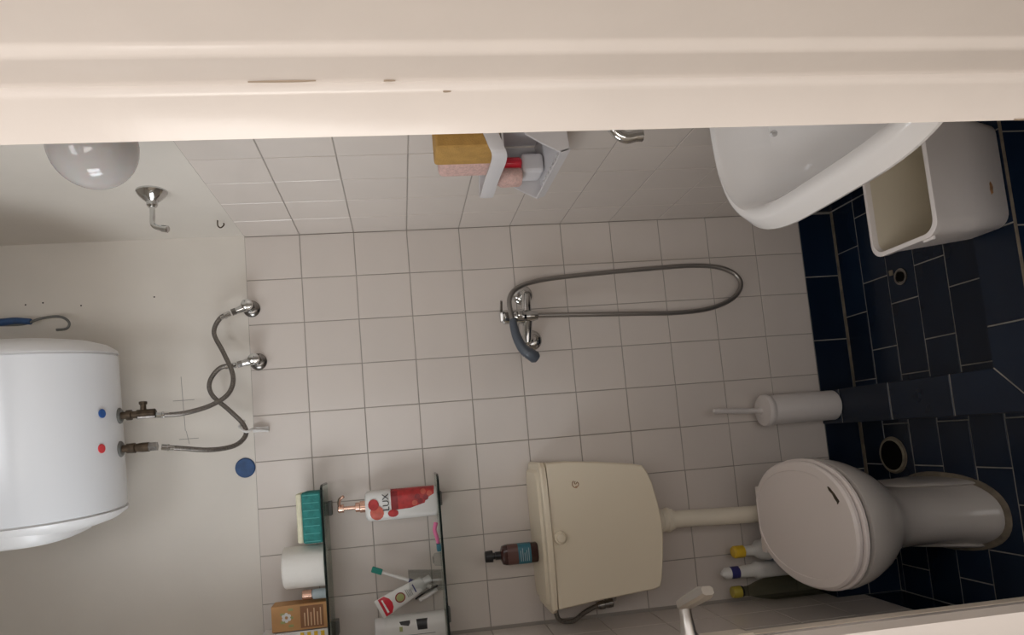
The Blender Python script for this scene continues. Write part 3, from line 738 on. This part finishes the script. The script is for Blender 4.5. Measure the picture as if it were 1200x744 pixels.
# bottle on the cistern
bt = thing('shampoo_bottle', 'small dark bottle with a teal label standing on the cistern lid', 'bottle', (-.938, -.075, 1.046))
c = (-.938, -.075, 1.046)
build('body', mkbottle(c, [(0, .024, .017, 3), (.003, .027, .019, 3), (.088, .027, .019, 3), (.097, .024, .017, 3), (.102, .012, .011, 2)]), 'amber', bt, autos=.8)
build('label', mkbottle(c, [(.020, .0275, .0195, 3), (.055, .0275, .0195, 3)]), 'teal_l', bt)
build('label', mkbottle(c, [(.055, .0274, .0194, 3), (.084, .0274, .0194, 3)]), 'amber_l', bt)
bm = mkbottle(c, [(.102, .011, .011, 2), (.116, .011, .011, 2), (.1165, .009, .009, 2), (.122, .009, .009, 2), (.123, .016, .016, 2), (.142, .015, .015, 2), (.144, .013, .013, 2)])
build('cap', bm, 'black', bt, autos=.5)
bm = bmesh.new()
for i in range(5): box(bm, (c[0] - .018, c[1] - .0201, c[2] + .026 + i * .0055), (c[0] + .016 - (i % 3) * .006, c[1] - .0193, c[2] + .0275 + i * .0055))
build('print', bm, 'paleblue', bt)

# ------------------------------------------------------------------ glass shelves
def shelf(z, label, x1, yfr=-.130):
    t = thing('glass_shelf', label, 'shelf', (-.93, 0, z), 'glass shelves on the back wall')
    r = .022
    poly = [(-1.148, -.006), (-1.148, yfr)] + [(x1 - r + r * math.sin(a), yfr + r - r * math.cos(a)) for a in [0, .4, .8, 1.2, PI / 2]] + [(x1, -.006)]
    build('plate', mkprism(poly, 2, z - .006, z), 'shelfglass', t)
    e = [(x, y) for x, y in poly[1:-1]]
    bm = bmesh.new()
    tube(bm, [(x, y, z - .003) for x, y in e] + [(x1, -.03, z - .003), (x1, -.006, z - .003)], .0034, 6, smooth=False)
    build('polished_edge', bm, 'glassedge', t)
    for xx in (-.775, -1.09):
        build('bracket', mkbox((xx - .019, -.030, z - .016), (xx + .019, -.0005, z - .0062), .002), 'grey', t)
    return t
shelf(1.607, 'upper dark-edged glass shelf, the one carrying the toilet roll', -.708)
shelf(1.307, 'lower dark-edged glass shelf, the one carrying the soap dispenser', -.706)
SU, SL = 1.6075, 1.3075
# --- on the upper shelf
sp = thing('scrub_sponge', 'teal scrub sponge with a cream top on the upper shelf', 'sponge', (-.785, -.075, SU))
build('pad', mkbox((-.853, -.118, SU), (-.722, -.030, SU + .050), .008, 3), 'teal', sp, autos=.6)
build('foam', mkbox((-.850, -.115, SU + .0495), (-.724, -.033, SU + .064), .006, 3), 'cream', sp, autos=.6)
bm = bmesh.new()
for i in range(7): box(bm, (-.848 + i * .0195, -.1186, SU + .006), (-.846 + i * .0195, -.1175, SU + .046))
build('ridge', bm, 'teal_ridge', sp)
tr = thing('toilet_roll', 'white toilet paper roll standing on the upper shelf', 'toilet roll', (-.915, -.070, SU))
bm = bmesh.new(); x, y, n = -.915, -.068, 40
prof = [(.020, 0), (.050, 0), (.0535, .003), (.0535, .104), (.050, .108), (.022, .108), (.020, .106)]
rs = [[(x + r * math.cos(2 * PI * i / n), y + r * math.sin(2 * PI * i / n), SU + z) for i in range(n)] for r, z in prof]
rings(bm, rs + [rs[0]], False, False); build('roll', bm, 'paper', tr, autos=.7)
build('core', mklathe((x, y, SU + .001), (0, 0, 1), [(0, .0202), (.104, .0202)], 24, cap0=False, cap1=False), 'kraft', tr)
sv = thing('small_vial', 'tiny pale blue bottle with a rosy cap beside the toilet roll', 'bottle', (-.985, -.085, SU))
build('body', mkbottle((-.985, -.085, SU), [(0, .013, .013, 2), (.036, .013, .013, 2), (.040, .009, .009, 2)]), 'paleblue', sv, autos=.6)
build('cap', mkbottle((-.985, -.085, SU), [(.040, .0125, .0125, 2), (.062, .0125, .0125, 2), (.064, .011, .011, 2)]), 'rose', sv, autos=.6)
bx = thing('tan_carton', 'tan cosmetics carton with brown print on the upper shelf', 'box', (-1.035, -.07, SU))
build('body', mkbox((-1.068, -.098, SU), (-1.004, -.040, SU + .142), .0015), 'kraft', bx)
bm = bmesh.new(); box(bm, (-1.063, -.0988, SU + .012), (-1.009, -.0978, SU + .070))
for i in range(5): pass
build('label', bm, 'kraft_d', bx)
bm = bmesh.new()
for i in range(6): box(bm, (-1.059, -.0996, SU + .018 + i * .008), (-1.016 - (i % 2) * .01, -.0986, SU + .0205 + i * .008))
build('print', bm, 'orange', bx)
bm = bmesh.new()
for k in range(6):
    a = k * PI / 3; lathe(bm, (-1.034 + .008 * math.cos(a), -.0975, SU + .105 + .008 * math.sin(a)), (0, -1, 0), [(0, .0048), (.0012, .0045)], 10)
build('flower', bm, 'white', bx)
bm = bmesh.new()
for k in range(5): box(bm, (-1.058 + k * .010, -.0986, SU + .088 + (k % 2) * .02), (-1.052 + k * .010, -.0978, SU + .10 + (k % 2) * .02))
build('leaf_print', bm, 'olive', bx)
bx = thing('patterned_carton', 'pink white and yellow patterned carton at the left end of the upper shelf', 'box', (-1.11, -.07, SU))
build('body', mkbox((-1.143, -.100, SU), (-1.0705, -.045, SU + .168), .0015), 'white', bx)
bm = bmesh.new()
for i in range(5): box(bm, (-1.141 + i * .006, -.1008, SU + .105 + i * .011), (-1.075, -.0998, SU + .110 + i * .011))
build('print', bm, 'pinkbox', bx)
bm = bmesh.new()
for i in range(4): box(bm, (-1.138, -.1008, SU + .012 + i * .017), (-1.074, -.0998, SU + .021 + i * .017))
build('print', bm, 'yellow', bx)
# --- on the lower shelf
c = (-.775, -.072, SL)
ds = thing('soap_dispenser', 'white pump bottle with red fruit label on the lower shelf', 'bottle', c)
build('body', mkbottle(c, [(0, .036, .024, 3.2), (.004, .040, .027, 3.2), (.10, .0405, .0275, 3.2), (.178, .040, .026, 3.0), (.186, .037, .024, 2.8), (.190, .030, .020, 2.5)], 48), 'bottle_w', ds, autos=.7)
def front_y(x): return c[1] - .0278 * (max(0, 1 - (abs(x - c[0]) / .0408) ** 3.2)) ** (1 / 3.2)
def decal(name, poly, m, parent, dy=.0005, sub=8):
    """poly in (x, z); wrapped on the bottle front as a thin printed film"""
    bm = bmesh.new()
    f = bm.faces.new([bm.verts.new((x, 0, z)) for x, z in poly])
    bmesh.ops.triangulate(bm, faces=[f]); bmesh.ops.subdivide_edges(bm, edges=bm.edges[:], cuts=sub, use_grid_fill=True)
    for v in bm.verts: v.co.y = front_y(v.co.x) - dy
    return build(name, bm, m, parent)
X, Z = c[0], SL
decal('label', [(X - .012, Z + .072), (X - .014, Z + .122), (X + .0405, Z + .122), (X + .0405, Z + .006), (X + .020, Z + .008), (X + .010, Z + .028), (X - .002, Z + .034), (X - .006, Z + .050)], 'red', ds)
decal('label', [(X - .013, Z + .104), (X - .0135, Z + .1215), (X + .040, Z + .1215), (X + .040, Z + .104)], 'dred', ds, .0009)
bm_l = [(X - .012 + .0, Z + .076)]
def disc(cx, cz, rx, rz, n=14, a0=0, a1=2 * PI): return [(cx + rx * math.cos(a0 + (a1 - a0) * i / n), cz + rz * math.sin(a0 + (a1 - a0) * i / n)) for i in range(n)]
decal('fruit_print', disc(X - .018, Z + .160, .019, .018), 'coral', ds, .0006, 2)
decal('fruit_print', disc(X + .004, Z + .168, .015, .014), 'red', ds, .0008, 2)
decal('fruit_print', disc(X - .022, Z + .118, .010, .014), 'red', ds, .0012, 2)
for i, (dx, dz) in enumerate(((.012, .03), (.022, .02), (.004, .045), (.028, .036), (.016, .052), (.0, .06))):
    decal('fruit_print', disc(X + dx, Z + dz, .0075, .0075, 10), 'coral' if i % 2 else 'dred', ds, .0011, 1)
text('lettering', 'LUX', .024, Matrix.Translation((X + .008, c[1] - .0288, Z + .135)) @ Matrix.Rotation(PI / 2, 4, 'X'), 'black', ds)
build('collar', mklathe((X, c[1], SL + .190), (0, 0, 1), [(0, .0155), (.014, .0155), (.016, .013), (.026, .0125), (.028, .006)], 24), 'rose', ds, autos=.5)
pm = build('pump', mklathe((X, c[1], SL + .216), (0, 0, 1), [(0, .005), (.030, .005), (.031, .011), (.044, .011), (.047, .008)], 20), 'rose', ds, autos=.5)
build('nozzle', mktube([(X, c[1], SL + .256), (X + .014, c[1] - .012, SL + .258), (X + .026, c[1] - .022, SL + .254), (X + .033, c[1] - .028, SL + .244)], .0045, 10), 'rose', pm, smooth=True)
pc = thing('pink_razor', 'small bright pink plastic razor lying on the lower shelf', 'razor', (-.87, -.10, SL))
build('handle', mktube([(-.832, -.100, SL + .008), (-.85, -.106, SL + .013), (-.868, -.11, SL + .009), (-.885, -.10, SL + .006)], lambda t: .0058 - .001 * t, 10), 'pink', pc, smooth=True)
build('head', mkbox((-.905, -.118, SL), (-.886, -.085, SL + .011), .002), 'teal_l', pc)
cp = tag(build('clear_cap', mklathe((-.927, -.098, SL), (0, 0, 1), [(0, .018), (.018, .0165), (.020, .013), (.024, .008), (.020, .0075)], 24), 'clear', autos=.6), 'small clear plastic cap lying between the razor and the tumbler', 'cap')
# tumbler with brushes and toothpaste
cx_, cy_ = -.985, -.072
tb = thing('tumbler', 'clear plastic tumbler holding a toothbrush and toothpaste on the lower shelf', 'tumbler', (cx_, cy_, SL))
bm = bmesh.new(); n = 32
prof = [(.026, 0), (.0265, .002), (.034, .088), (.0335, .090), (.0325, .088), (.025, .004)]
rs = [[(cx_ + r * math.cos(2 * PI * i / n), cy_ + r * math.sin(2 * PI * i / n), SL + z) for i in range(n)] for r, z in prof]
rings(bm, rs, True, True); build('cup', bm, 'clear', tb, autos=.8)
t0 = Vector((-0.941, -0.085, 1.482)); t1 = Vector((-1.006, -0.080, 1.325)); d = (t1 - t0)
br = thing('toothbrush', 'clear handled toothbrush with green bristles leaning in the tumbler', 'toothbrush', tuple(t1))
build('handle', mktube([t0, t0 + d * .3, t0 + d * .55, t0 + d * .9], lambda t: .0028 + .0022 * min(1, 1.6 * t), 10), 'bottle_w', br, smooth=True)
build('grip', mktube([t0 + d * .54, t0 + d * .62], .0056, 10, smooth=False), 'navy', br, smooth=True)
x, y, z = axes(d); dd = d.normalized()
mtb = Matrix((x, y, dd)).transposed().to_4x4(); mtb.translation = t0 + dd * .004
build('bristles', mkbox((-.005, -.0075, -.014), (.005, .0075, .014), .002, 2, mtb), 'greenb', br)
# toothpaste tube: wide flat crimp, round shoulder, cap down in the cup
a = Vector((-1.039, -0.105, 1.479)); b = Vector((-0.984, -0.085, 1.358)); d = b - a; L = d.length; dd = d.normalized()
side = dd.cross(Vector((0, 1, 0))).normalized(); nrm = dd.cross(side)
if nrm.y > 0: nrm = -nrm
tp_ = thing('toothpaste_tube', 'white toothpaste tube with a red end leaning cap-down in the tumbler', 'toothpaste', tuple(b + dd * .02))
def tsec(t, w, h): p = a + d * t; return [p + side * u + nrm * v for u, v in sup(w, h, 2.2, 24)]
bm = bmesh.new(); rings(bm, [tsec(0, .0255, .0012), tsec(.06, .0255, .002), tsec(.5, .0225, .0085), tsec(.9, .018, .0135), tsec(.97, .0165, .0135), tsec(1.0, .011, .010)])
build('tube', bm, 'bottle_w', tp_, autos=.8)
build('cap', mklathe(a + d * 1.0, dd, [(0, .011), (.018, .010), (.020, .008)], 20), 'whitep', tp_, autos=.5)
def tpd(name, poly, m, lift=0):
    bm = bmesh.new()
    f = bm.faces.new([bm.verts.new((u, v, 0)) for u, v in poly]); bmesh.ops.triangulate(bm, faces=[f]); bmesh.ops.subdivide_edges(bm, edges=bm.edges[:], cuts=4, use_grid_fill=True)
    for v in bm.verts:
        t, s = v.co.x, v.co.y
        w = .0255 - .0068 * t if t > .06 else .0255
        h = .002 + (t - .06) * .0148 if t > .06 else .002
        hh = h * max(0, 1 - abs(s / w) ** 2.2) ** (1 / 2.2)
        v.co = a + d * t + side * s + nrm * (hh + .0009 + lift)
    return build(name, bm, m, tp_)
tpd('red_end', [(.07, -.024), (.07, .024), (.20, .0235), (.27, .012), (.29, 0), (.27, -.012), (.20, -.0235)], 'paste_red')
tpd('print', [(.12, -.018), (.12, .018), (.145, .018), (.16, -.018)], 'white', .0004)
rr = [(.46 + .10 * math.cos(2 * PI * i / 20), .013 * math.sin(2 * PI * i / 20)) for i in range(20)]
tpd('print', rr, 'dred', .0002); tpd('print', [(.46 + .078 * math.cos(2 * PI * i / 16), .010 * math.sin(2 * PI * i / 16)) for i in range(16)], 'olive', .0006)
for k in range(4): tpd('print', [(.60 + k * .03, -.011), (.60 + k * .03, .011 - k * .002), (.612 + k * .03, .011 - k * .002), (.612 + k * .03, -.011)], 'grey', .0002)
tpd('print', [(.76, -.009), (.76, .013), (.785, .013), (.785, -.009)], 'navy', .0002)
# second brush and dark tweezers in the tumbler
r2 = thing('interdental_brush', 'dark slim brush standing in the tumbler behind the toothpaste', 'brush', (-1.0, -.06, SL + .01))
build('handle', mktube([(-1.001, -0.065, 1.322), (-1.017, -0.055, 1.357), (-1.033, -0.050, 1.383)], .0026, 8, smooth=False), 'black', r2, smooth=True)
r3 = tag(build('white_razor', mktube([(-1.008, -0.075, 1.325), (-1.022, -0.085, 1.354), (-1.026, -0.100, 1.372)], lambda t: .0055 - .002 * abs(t - .4), 10), 'whitep', smooth=True), 'white plastic razor handle standing in the tumbler', 'razor')
c = (-1.1, -.072, SL)
wt = thing('white_bottle', 'white bottle with black lettering at the left end of the lower shelf', 'bottle', c)
build('body', mkbottle(c, [(0, .032, .025, 2.4), (.003, .036, .028, 2.4), (.150, .036, .028, 2.4), (.160, .033, .026, 2.4)], 40), 'bottle_w', wt, autos=.7)
build('cap', mkbottle(c, [(.160, .034, .0262, 2.4), (.184, .033, .0255, 2.4), (.186, .030, .023, 2.4)], 40), 'whitep', wt, autos=.7)
def fy2(x): return c[1] - .0285 * (max(0, 1 - (abs(x - c[0]) / .0365) ** 2.4)) ** (1 / 2.4)
def dec2(name, poly, m, dy=.0006):
    bm = bmesh.new(); f = bm.faces.new([bm.verts.new((c[0] + x, 0, SL + z)) for x, z in poly])
    bmesh.ops.triangulate(bm, faces=[f]); bmesh.ops.subdivide_edges(bm, edges=bm.edges[:], cuts=4, use_grid_fill=True)
    for v in bm.verts: v.co.y = fy2(v.co.x) - dy
    build(name, bm, m, wt)
dec2('lettering', [(.0, .050), (.0, .075), (.026, .078), (.026, .070), (.018, .069), (.018, .066), (.026, .064), (.026, .048), (.018, .05)], 'black')
dec2('lettering', [(.012, .098), (.016, .118), (.024, .122), (.020, .108), (.025, .094), (.019, .094)], 'black')
dec2('print', [(.0, .114), (.0, .122), (.012, .122), (.012, .114)], 'olive')
dec2('print', [(-.012, .03), (-.012, .12), (-.0105, .12), (-.0105, .03)], 'grey')
dec2('print', [(-.02, .04), (-.02, .12), (-.019, .12), (-.019, .04)], 'grey')

# ------------------------------------------------------------------ wall caddy on the right wall
cd = thing('wall_caddy', 'pale grey two-tier plastic soap caddy on the right wall tiles', 'caddy', (0, -.63, 1.05))
Y0, Y1 = -.755, -.525
build('back_plate', mkbox((-.006, Y0 + .02, 1.06), (-.0005, Y1 - .02, 1.24), .002), 'caddy', cd)
# lower sloping dish: high at the wall, low lip in front
def side_panel(name, y, th):
    return build(name, mkprism([(-.002, 1.055), (-.112, 1.048), (-.117, 1.064), (-.098, 1.100), (-.080, 1.128), (-.030, 1.150), (-.002, 1.152)], 1, y, y + th, bev=.001), 'caddy', cd)
build('soap_rest', mkbox((-.082, -.590, 1.056), (-.040, -.532, 1.104), .012, 4), 'caddy', cd)
side_panel('side_panel', Y0, .0035); side_panel('side_panel', Y1 - .0035, .0035)
build('dish', mkprism([(-.002, 1.055), (-.112, 1.046), (-.112, 1.050), (-.002, 1.059)], 1, Y0 + .003, Y1 - .003), 'caddy', cd)
build('lip', mkprism([(-.112, 1.046), (-.117, 1.064), (-.114, 1.065), (-.109, 1.048)], 1, Y0, Y1), 'caddy', cd)
bm = bmesh.new()
for i in range(9):
    y = Y0 + .026 + i * .0215; box(bm, (-.106, y, 1.0495), (-.088, y + .008, 1.0535), .001)
build('drain_rib', bm, 'whitep', cd)
build('drain_hole', mklathe((-.055, Y0 + .085, 1.0555), (-.08, 0, 1), [(0, .013), (.0028, .012), (.003, .009)], 20), 'whitep', cd)
# upper tray with a thick rolled front rim
zt2 = 1.172
build('tray', mkbox((-.100, Y0 + .004, zt2 - .004), (-.002, Y1 - .004, zt2), .001), 'caddy', cd)
rim = [(-.002, Y0, zt2 + .046), (-.05, Y0 - .002, zt2 + .030), (-.098, Y0 + .004, zt2 + .012), (-.113, Y0 + .022, zt2 + .004), (-.116, (Y0 + Y1) / 2, zt2 + .006), (-.113, Y1 - .022, zt2 + .004), (-.098, Y1 - .004, zt2 + .002), (-.05, Y1, zt2), (-.002, Y1, zt2)]
bm = bmesh.new(); P = catmull(rim, 6); rs = []
for i, p in enumerate(P):
    d = (P[min(i + 1, len(P) - 1)] - P[max(i - 1, 0)]).normalized(); s = Vector((d.y, -d.x, 0)).normalized(); u = Vector((0, 0, 1))
    rs.append([p + s * a_ + u * b_ for a_, b_ in ((-.004, -.014), (.003, -.012), (.006, .004), (.003, .013), (-.003, .014), (-.005, .004))])
rings(bm, rs); build('rim', bm, 'caddy', cd, autos=.8)
sy = thing('bath_sponge', 'ochre yellow block sponge on the upper tier of the caddy', 'sponge', (-.06, -.72, zt2))
build('foam', mkbox((-.098, -.748, zt2 + .0005), (-.012, -.668, zt2 + .120), .008, 3), 'sponge_y', sy, autos=.6)
so = tag(build('pink_sponge', mkbox((-.095, -.664, zt2 + .0005), (-.030, -.600, zt2 + .108), .014, 4), 'sponge_p', autos=.6), 'pale pink porous sponge behind the ochre one on the caddy', 'sponge')
sr = thing('soap_tub', 'small pink tub with a red band in the lower dish of the caddy', 'tub', (-.085, -.655, 1.055))
q = (-.086, -.572, 1.1045)
build('body', mkbottle(q, [(0, .016, .022, 2), (.004, .018, .024, 2.2), (.040, .019, .025, 2.2), (.050, .014, .020, 2)]), 'sponge_p', sr, autos=.7)
build('band', mkbottle((q[0] + .024, q[1] - .002, q[2]), [(.0, .012, .022, 2), (.004, .014, .025, 2.4), (.046, .014, .025, 2.4), (.052, .010, .020, 2.2)]), 'paste_red', sr, autos=.7)

# ------------------------------------------------------------------ basin with tap
bs = thing('wash_basin', 'white ceramic wash basin on the right wall beside the door', 'basin', (0, -1.09, .62))
BYC, BHW = -1.087, .287
def dshape(dep, hw, z, back=-.002, e=2.9, yc=BYC, n=48, dy=0):
    out = []
    for i in range(n + 1):
        t = PI * i / n; c, s = math.cos(t), math.sin(t)
        x = back - (dep) * abs(s) ** (2 / e); y = yc + dy + hw * math.copysign(abs(c) ** (2 / e), c)
        out.append((x, y, z))
    for k in range(1, 8): out.append((back, yc + dy - hw + 2 * hw * k / 8, z))
    return out
rs = [dshape(.13, .12, .62), dshape(.20, .19, .635), dshape(.265, .24, .68, e=3.0), dshape(.312, .268, .74, e=3.4), dshape(.334, .279, .768, e=3.6), dshape(.341, .283, .778, e=3.7), dshape(.341, .283, .782, e=3.7), dshape(.337, .281, .787, e=3.7), dshape(.326, .277, .802, e=3.7), dshape(.321, .275, .8045, e=3.7), dshape(.312, .272, .805, e=3.7),
      dshape(.220, .262, .802, -.085, 3.7), dshape(.213, .259, .796, -.088, 3.7), dshape(.205, .254, .780, -.092, 3.6), dshape(.182, .232, .72, -.100, 3.2), dshape(.140, .18, .685, -.11, 2.8), dshape(.08, .08, .672, -.13, 2), dshape(.03, .03, .670, -.155, 2)]
bm = bmesh.new(); rings(bm, rs); build('bowl', bm, 'ceramic', bs, autos=.62)
q = Vector((-0.161, -0.901, 0.740))
build('overflow', mklathe((-0.158, -0.898, 0.738), (-1, -.3, .35), [(0, .006), (.003, .0055), (.0035, .003)], 18), 'chrome', bs)
build('waste', mklathe((-.17, BYC, .669), (0, 0, 1), [(0, .026), (.004, .024), (.003, .012)], 24), 'chrome', bs)
bracket = bmesh.new(); box(bracket, (-.05, BYC - .1, .60), (-.0005, BYC + .1, .625)); build('bracket', bracket, 'grey', bs)
tp2 = thing('basin_tap', 'chrome basin tap with a curved spout, mostly behind the door frame', 'tap', (-.05, -1.02, .803))
s0 = Vector((-0.205, -1.000, 1.020)); s1 = Vector((-0.195, -1.000, 1.051))
build('body', mklathe((-.055, -1.02, .803), (0, 0, 1), [(0, .024), (.006, .024), (.012, .019), (.10, .018), (.13, .016)], 24), 'chrome', tp2, autos=.5)
build('spout', mktube([(-.055, -1.02, .92), (-.06, -1.02, 1.00), (-.095, -1.015, 1.06), (s1.x + .03, -1.005, s1.z + .012), tuple(s1), (s1.x - .012, -1.0, (s1.z + s0.z) / 2), tuple(s0), (s0.x + .0, -1.0, s0.z - .01)], .0085, 14), 'chrome', tp2, smooth=True)

# ------------------------------------------------------------------ bin
bn = thing('waste_bin', 'white rectangular lidless plastic bin with a rust mark under the basin', 'bin', (-.17, -.68, KZ))
def rect(x0, x1, y0, y1, r, z):
    out = []
    for cx, cy, a0 in ((x1 - r, y1 - r, 0), (x0 + r, y1 - r, PI / 2), (x0 + r, y0 + r, PI), (x1 - r, y0 + r, 1.5 * PI)):
        for k in range(7):
            a = a0 + PI / 2 * k / 6; out.append((cx + r * math.cos(a), cy + r * math.sin(a), z))
    return out
B0 = (-.276, -.055, -.709, -.585); T0 = (-.311, -.045, -.795, -.625)
def brect(t, g=0, z=None):
    v = [B0[i] + (T0[i] - B0[i]) * t for i in range(4)]
    return rect(v[0] + g, v[1] - g, v[2] + g, v[3] - g, .028 - g * .5, z if z is not None else KZ + .002 + t * .251)
bm = bmesh.new()
rings(bm, [brect(0, .006, KZ + .001), brect(0.02), brect(.5), brect(.93), brect(.935, -.004), brect(.995, -.004), brect(1, -.002), brect(1.0, .005), brect(.95, .006)], cap1=False)
build('body', bm, 'bin', bn, autos=.7)
bm = bmesh.new()
rings(bm, [brect(.99, .0052), brect(.5, .006), brect(.03, .008, KZ + .008)], cap0=False); build('liner', bm, 'bin_in', bn, autos=.7)
q = Vector((-0.206, -0.722, 0.176))
bm = bmesh.new(); n = 14
yy = lambda z: B0[2] + (T0[2] - B0[2]) * ((z - KZ - .002) / .251)
vs = [bm.verts.new((q.x + .016 * math.cos(2 * PI * i / n) * random.uniform(.7, 1), yy(q.z + .004 * math.sin(2 * PI * i / n)) - .0012, q.z + .0060 * math.sin(2 * PI * i / n) * random.uniform(.7, 1))) for i in range(n)]
bm.faces.new(vs); build('rust_mark', bm, 'rust', bn)

build('hinge_tab', mkbox((-.318, -.775, .357), (-.309, -.750, .364), .002), 'bin', bn)

# ------------------------------------------------------------------ toilet brush
c = (-.606, -.062, KZ)
tbh = thing('toilet_brush', 'white toilet brush in its cylindrical holder standing on the kerb', 'toilet brush', c)
build('holder', mklathe(c, (0, 0, 1), [(0, .040), (.003, .0435), (.20, .0435), (.203, .042)], 40), 'greyp', tbh, autos=.6)
build('lid', mklathe((c[0], c[1], KZ + .203), (0, 0, 1), [(0, .045), (.006, .0475), (.014, .0475), (.020, .044), (.022, .03), (.026, .010)], 40), 'greyp', tbh, autos=.6)
build('handle', mklathe((c[0], c[1], KZ + .225), (.06, -.12, 1), [(0, .0105), (.02, .0085), (.13, .0078), (.150, .0085), (.158, .006), (.160, .002)], 18), 'greyp', tbh, autos=.6)

# ------------------------------------------------------------------ drains
build('worn_sealant', mkbox((KX1, -.010, 0), (-.002, -.0005, .0025), .001), 'sealant', bpy.data.objects['baseboard_back'])
build('worn_sealant', mkbox((LX, -.013, 0), (KX0, -.0005, .003), .001), 'sealant', bpy.data.objects['baseboard_back'])
build('grout_line', mkbox((KX0, KY0 - .0005, KZ - .006), (-.002, KY0 + .0018, KZ - .0004)), 'sealant', kb)
dz = thing('shower_drain', 'small round chrome drain in the shower floor', 'drain', (-.273, -.251, .001))
bm = bmesh.new(); lathe(bm, (-.273, -.251, .0005), (0, 0, 1), [(0, .024), (.003, .023), (.0035, .017), (.001, .016)], 28)
build('ring', bm, 'chromed', dz, autos=.5)
build('hole_shade', mklathe((-.273, -.251, .002), (0, 0, 1), [(0, .014), (.0022, .013)], 24), 'dark', dz)  # flat black disc, the drain's inner shade put into colour
build('clip', mkbox((-.262, -.226, .0008), (-.247, -.215, .006), .001), 'sealant', dz)
fd = thing('floor_drain', 'open round floor drain with a worn ring beside the toilet', 'drain', (-.763, -.127, .001))
build('ring', mklathe((-.763, -.127, .0005), (0, 0, 1), [(0, .053), (.003, .052), (.004, .048), (.002, .046)], 40), 'sealant', fd, autos=.5)
build('hole_shade', mklathe((-.763, -.127, .003), (0, 0, 1), [(0, .045), (.001, .044)], 40), 'dark', fd)  # black disc on the tiles, painted shade instead of a recess
bm = bmesh.new(); lathe(bm, (-.763, -.127, .0035), (0, 0, 1), [(0, .0470), (.003, .0465), (.0032, .042)], 40, cap0=False, cap1=False)
build('rim', bm, 'kraft_rim', fd)

# ------------------------------------------------------------------ cleaning bottles on the ledge
def cleaner(name, c, label, secs, m, capsecs, cm, extra=()):
    t = thing(name, label, 'bottle', c, 'cleaning bottles behind the toilet')
    build('body', mkbottle(c, secs), m, t, autos=.8)
    build('cap', mkbottle(c, capsecs), cm, t, autos=.6)
    for nm, s, mm in extra: build(nm, mkbottle(c, s), mm, t, autos=.8)
c1 = (-1.001, -.048, LZ)
cleaner('cleaning_bottle', c1, 'white cleaner bottle with yellow cap and blue label behind the toilet', [(0, .028, .03, 3), (.003, .030, .032, 3), (.17, .030, .032, 3), (.20, .026, .028, 2.4), (.215, .015, .015, 2), (.245, .013, .013, 2)], 'bottle_w',
        [(.245, .017, .017, 2), (.272, .0175, .0175, 2), (.277, .014, .014, 2)], 'yellow', [('label', [(.05, .0306, .0328, 3), (.172, .0306, .0326, 3)], 'bluel')])
c2 = (-1.0565, -.050, LZ)
cleaner('cleaning_bottle', c2, 'tall white cleaner bottle with navy band and slanted white tip behind the toilet', [(0, .020, .022, 3), (.003, .022, .024, 3), (.20, .022, .024, 3), (.215, .024, .024, 2.2), (.222, .018, .018, 2), (.270, .0165, .0165, 2)], 'bottle_w',
        [(.292, .0165, .0165, 2), (.306, .0155, .0155, 2), (.318, .006, .008, 2)], 'white', [('band', [(.268, .0168, .0168, 2), (.293, .0168, .0168, 2)], 'navy')])
c3 = (-1.112, -.046, LZ)
cleaner('cleaning_bottle', c3, 'dark transparent bottle with a yellow cap nearest the left wall', [(0, .028, .03, 2.4), (.003, .031, .033, 2.4), (.17, .031, .033, 2.4), (.21, .024, .025, 2), (.24, .014, .014, 2), (.262, .0135, .0135, 2)], 'smoke',
        [(.266, .0165, .0165, 2), (.288, .0165, .0165, 2), (.291, .0145, .0145, 2)], 'mustard', [('neck_ring', [(.260, .0155, .0155, 2), (.266, .0155, .0155, 2)], 'black')])
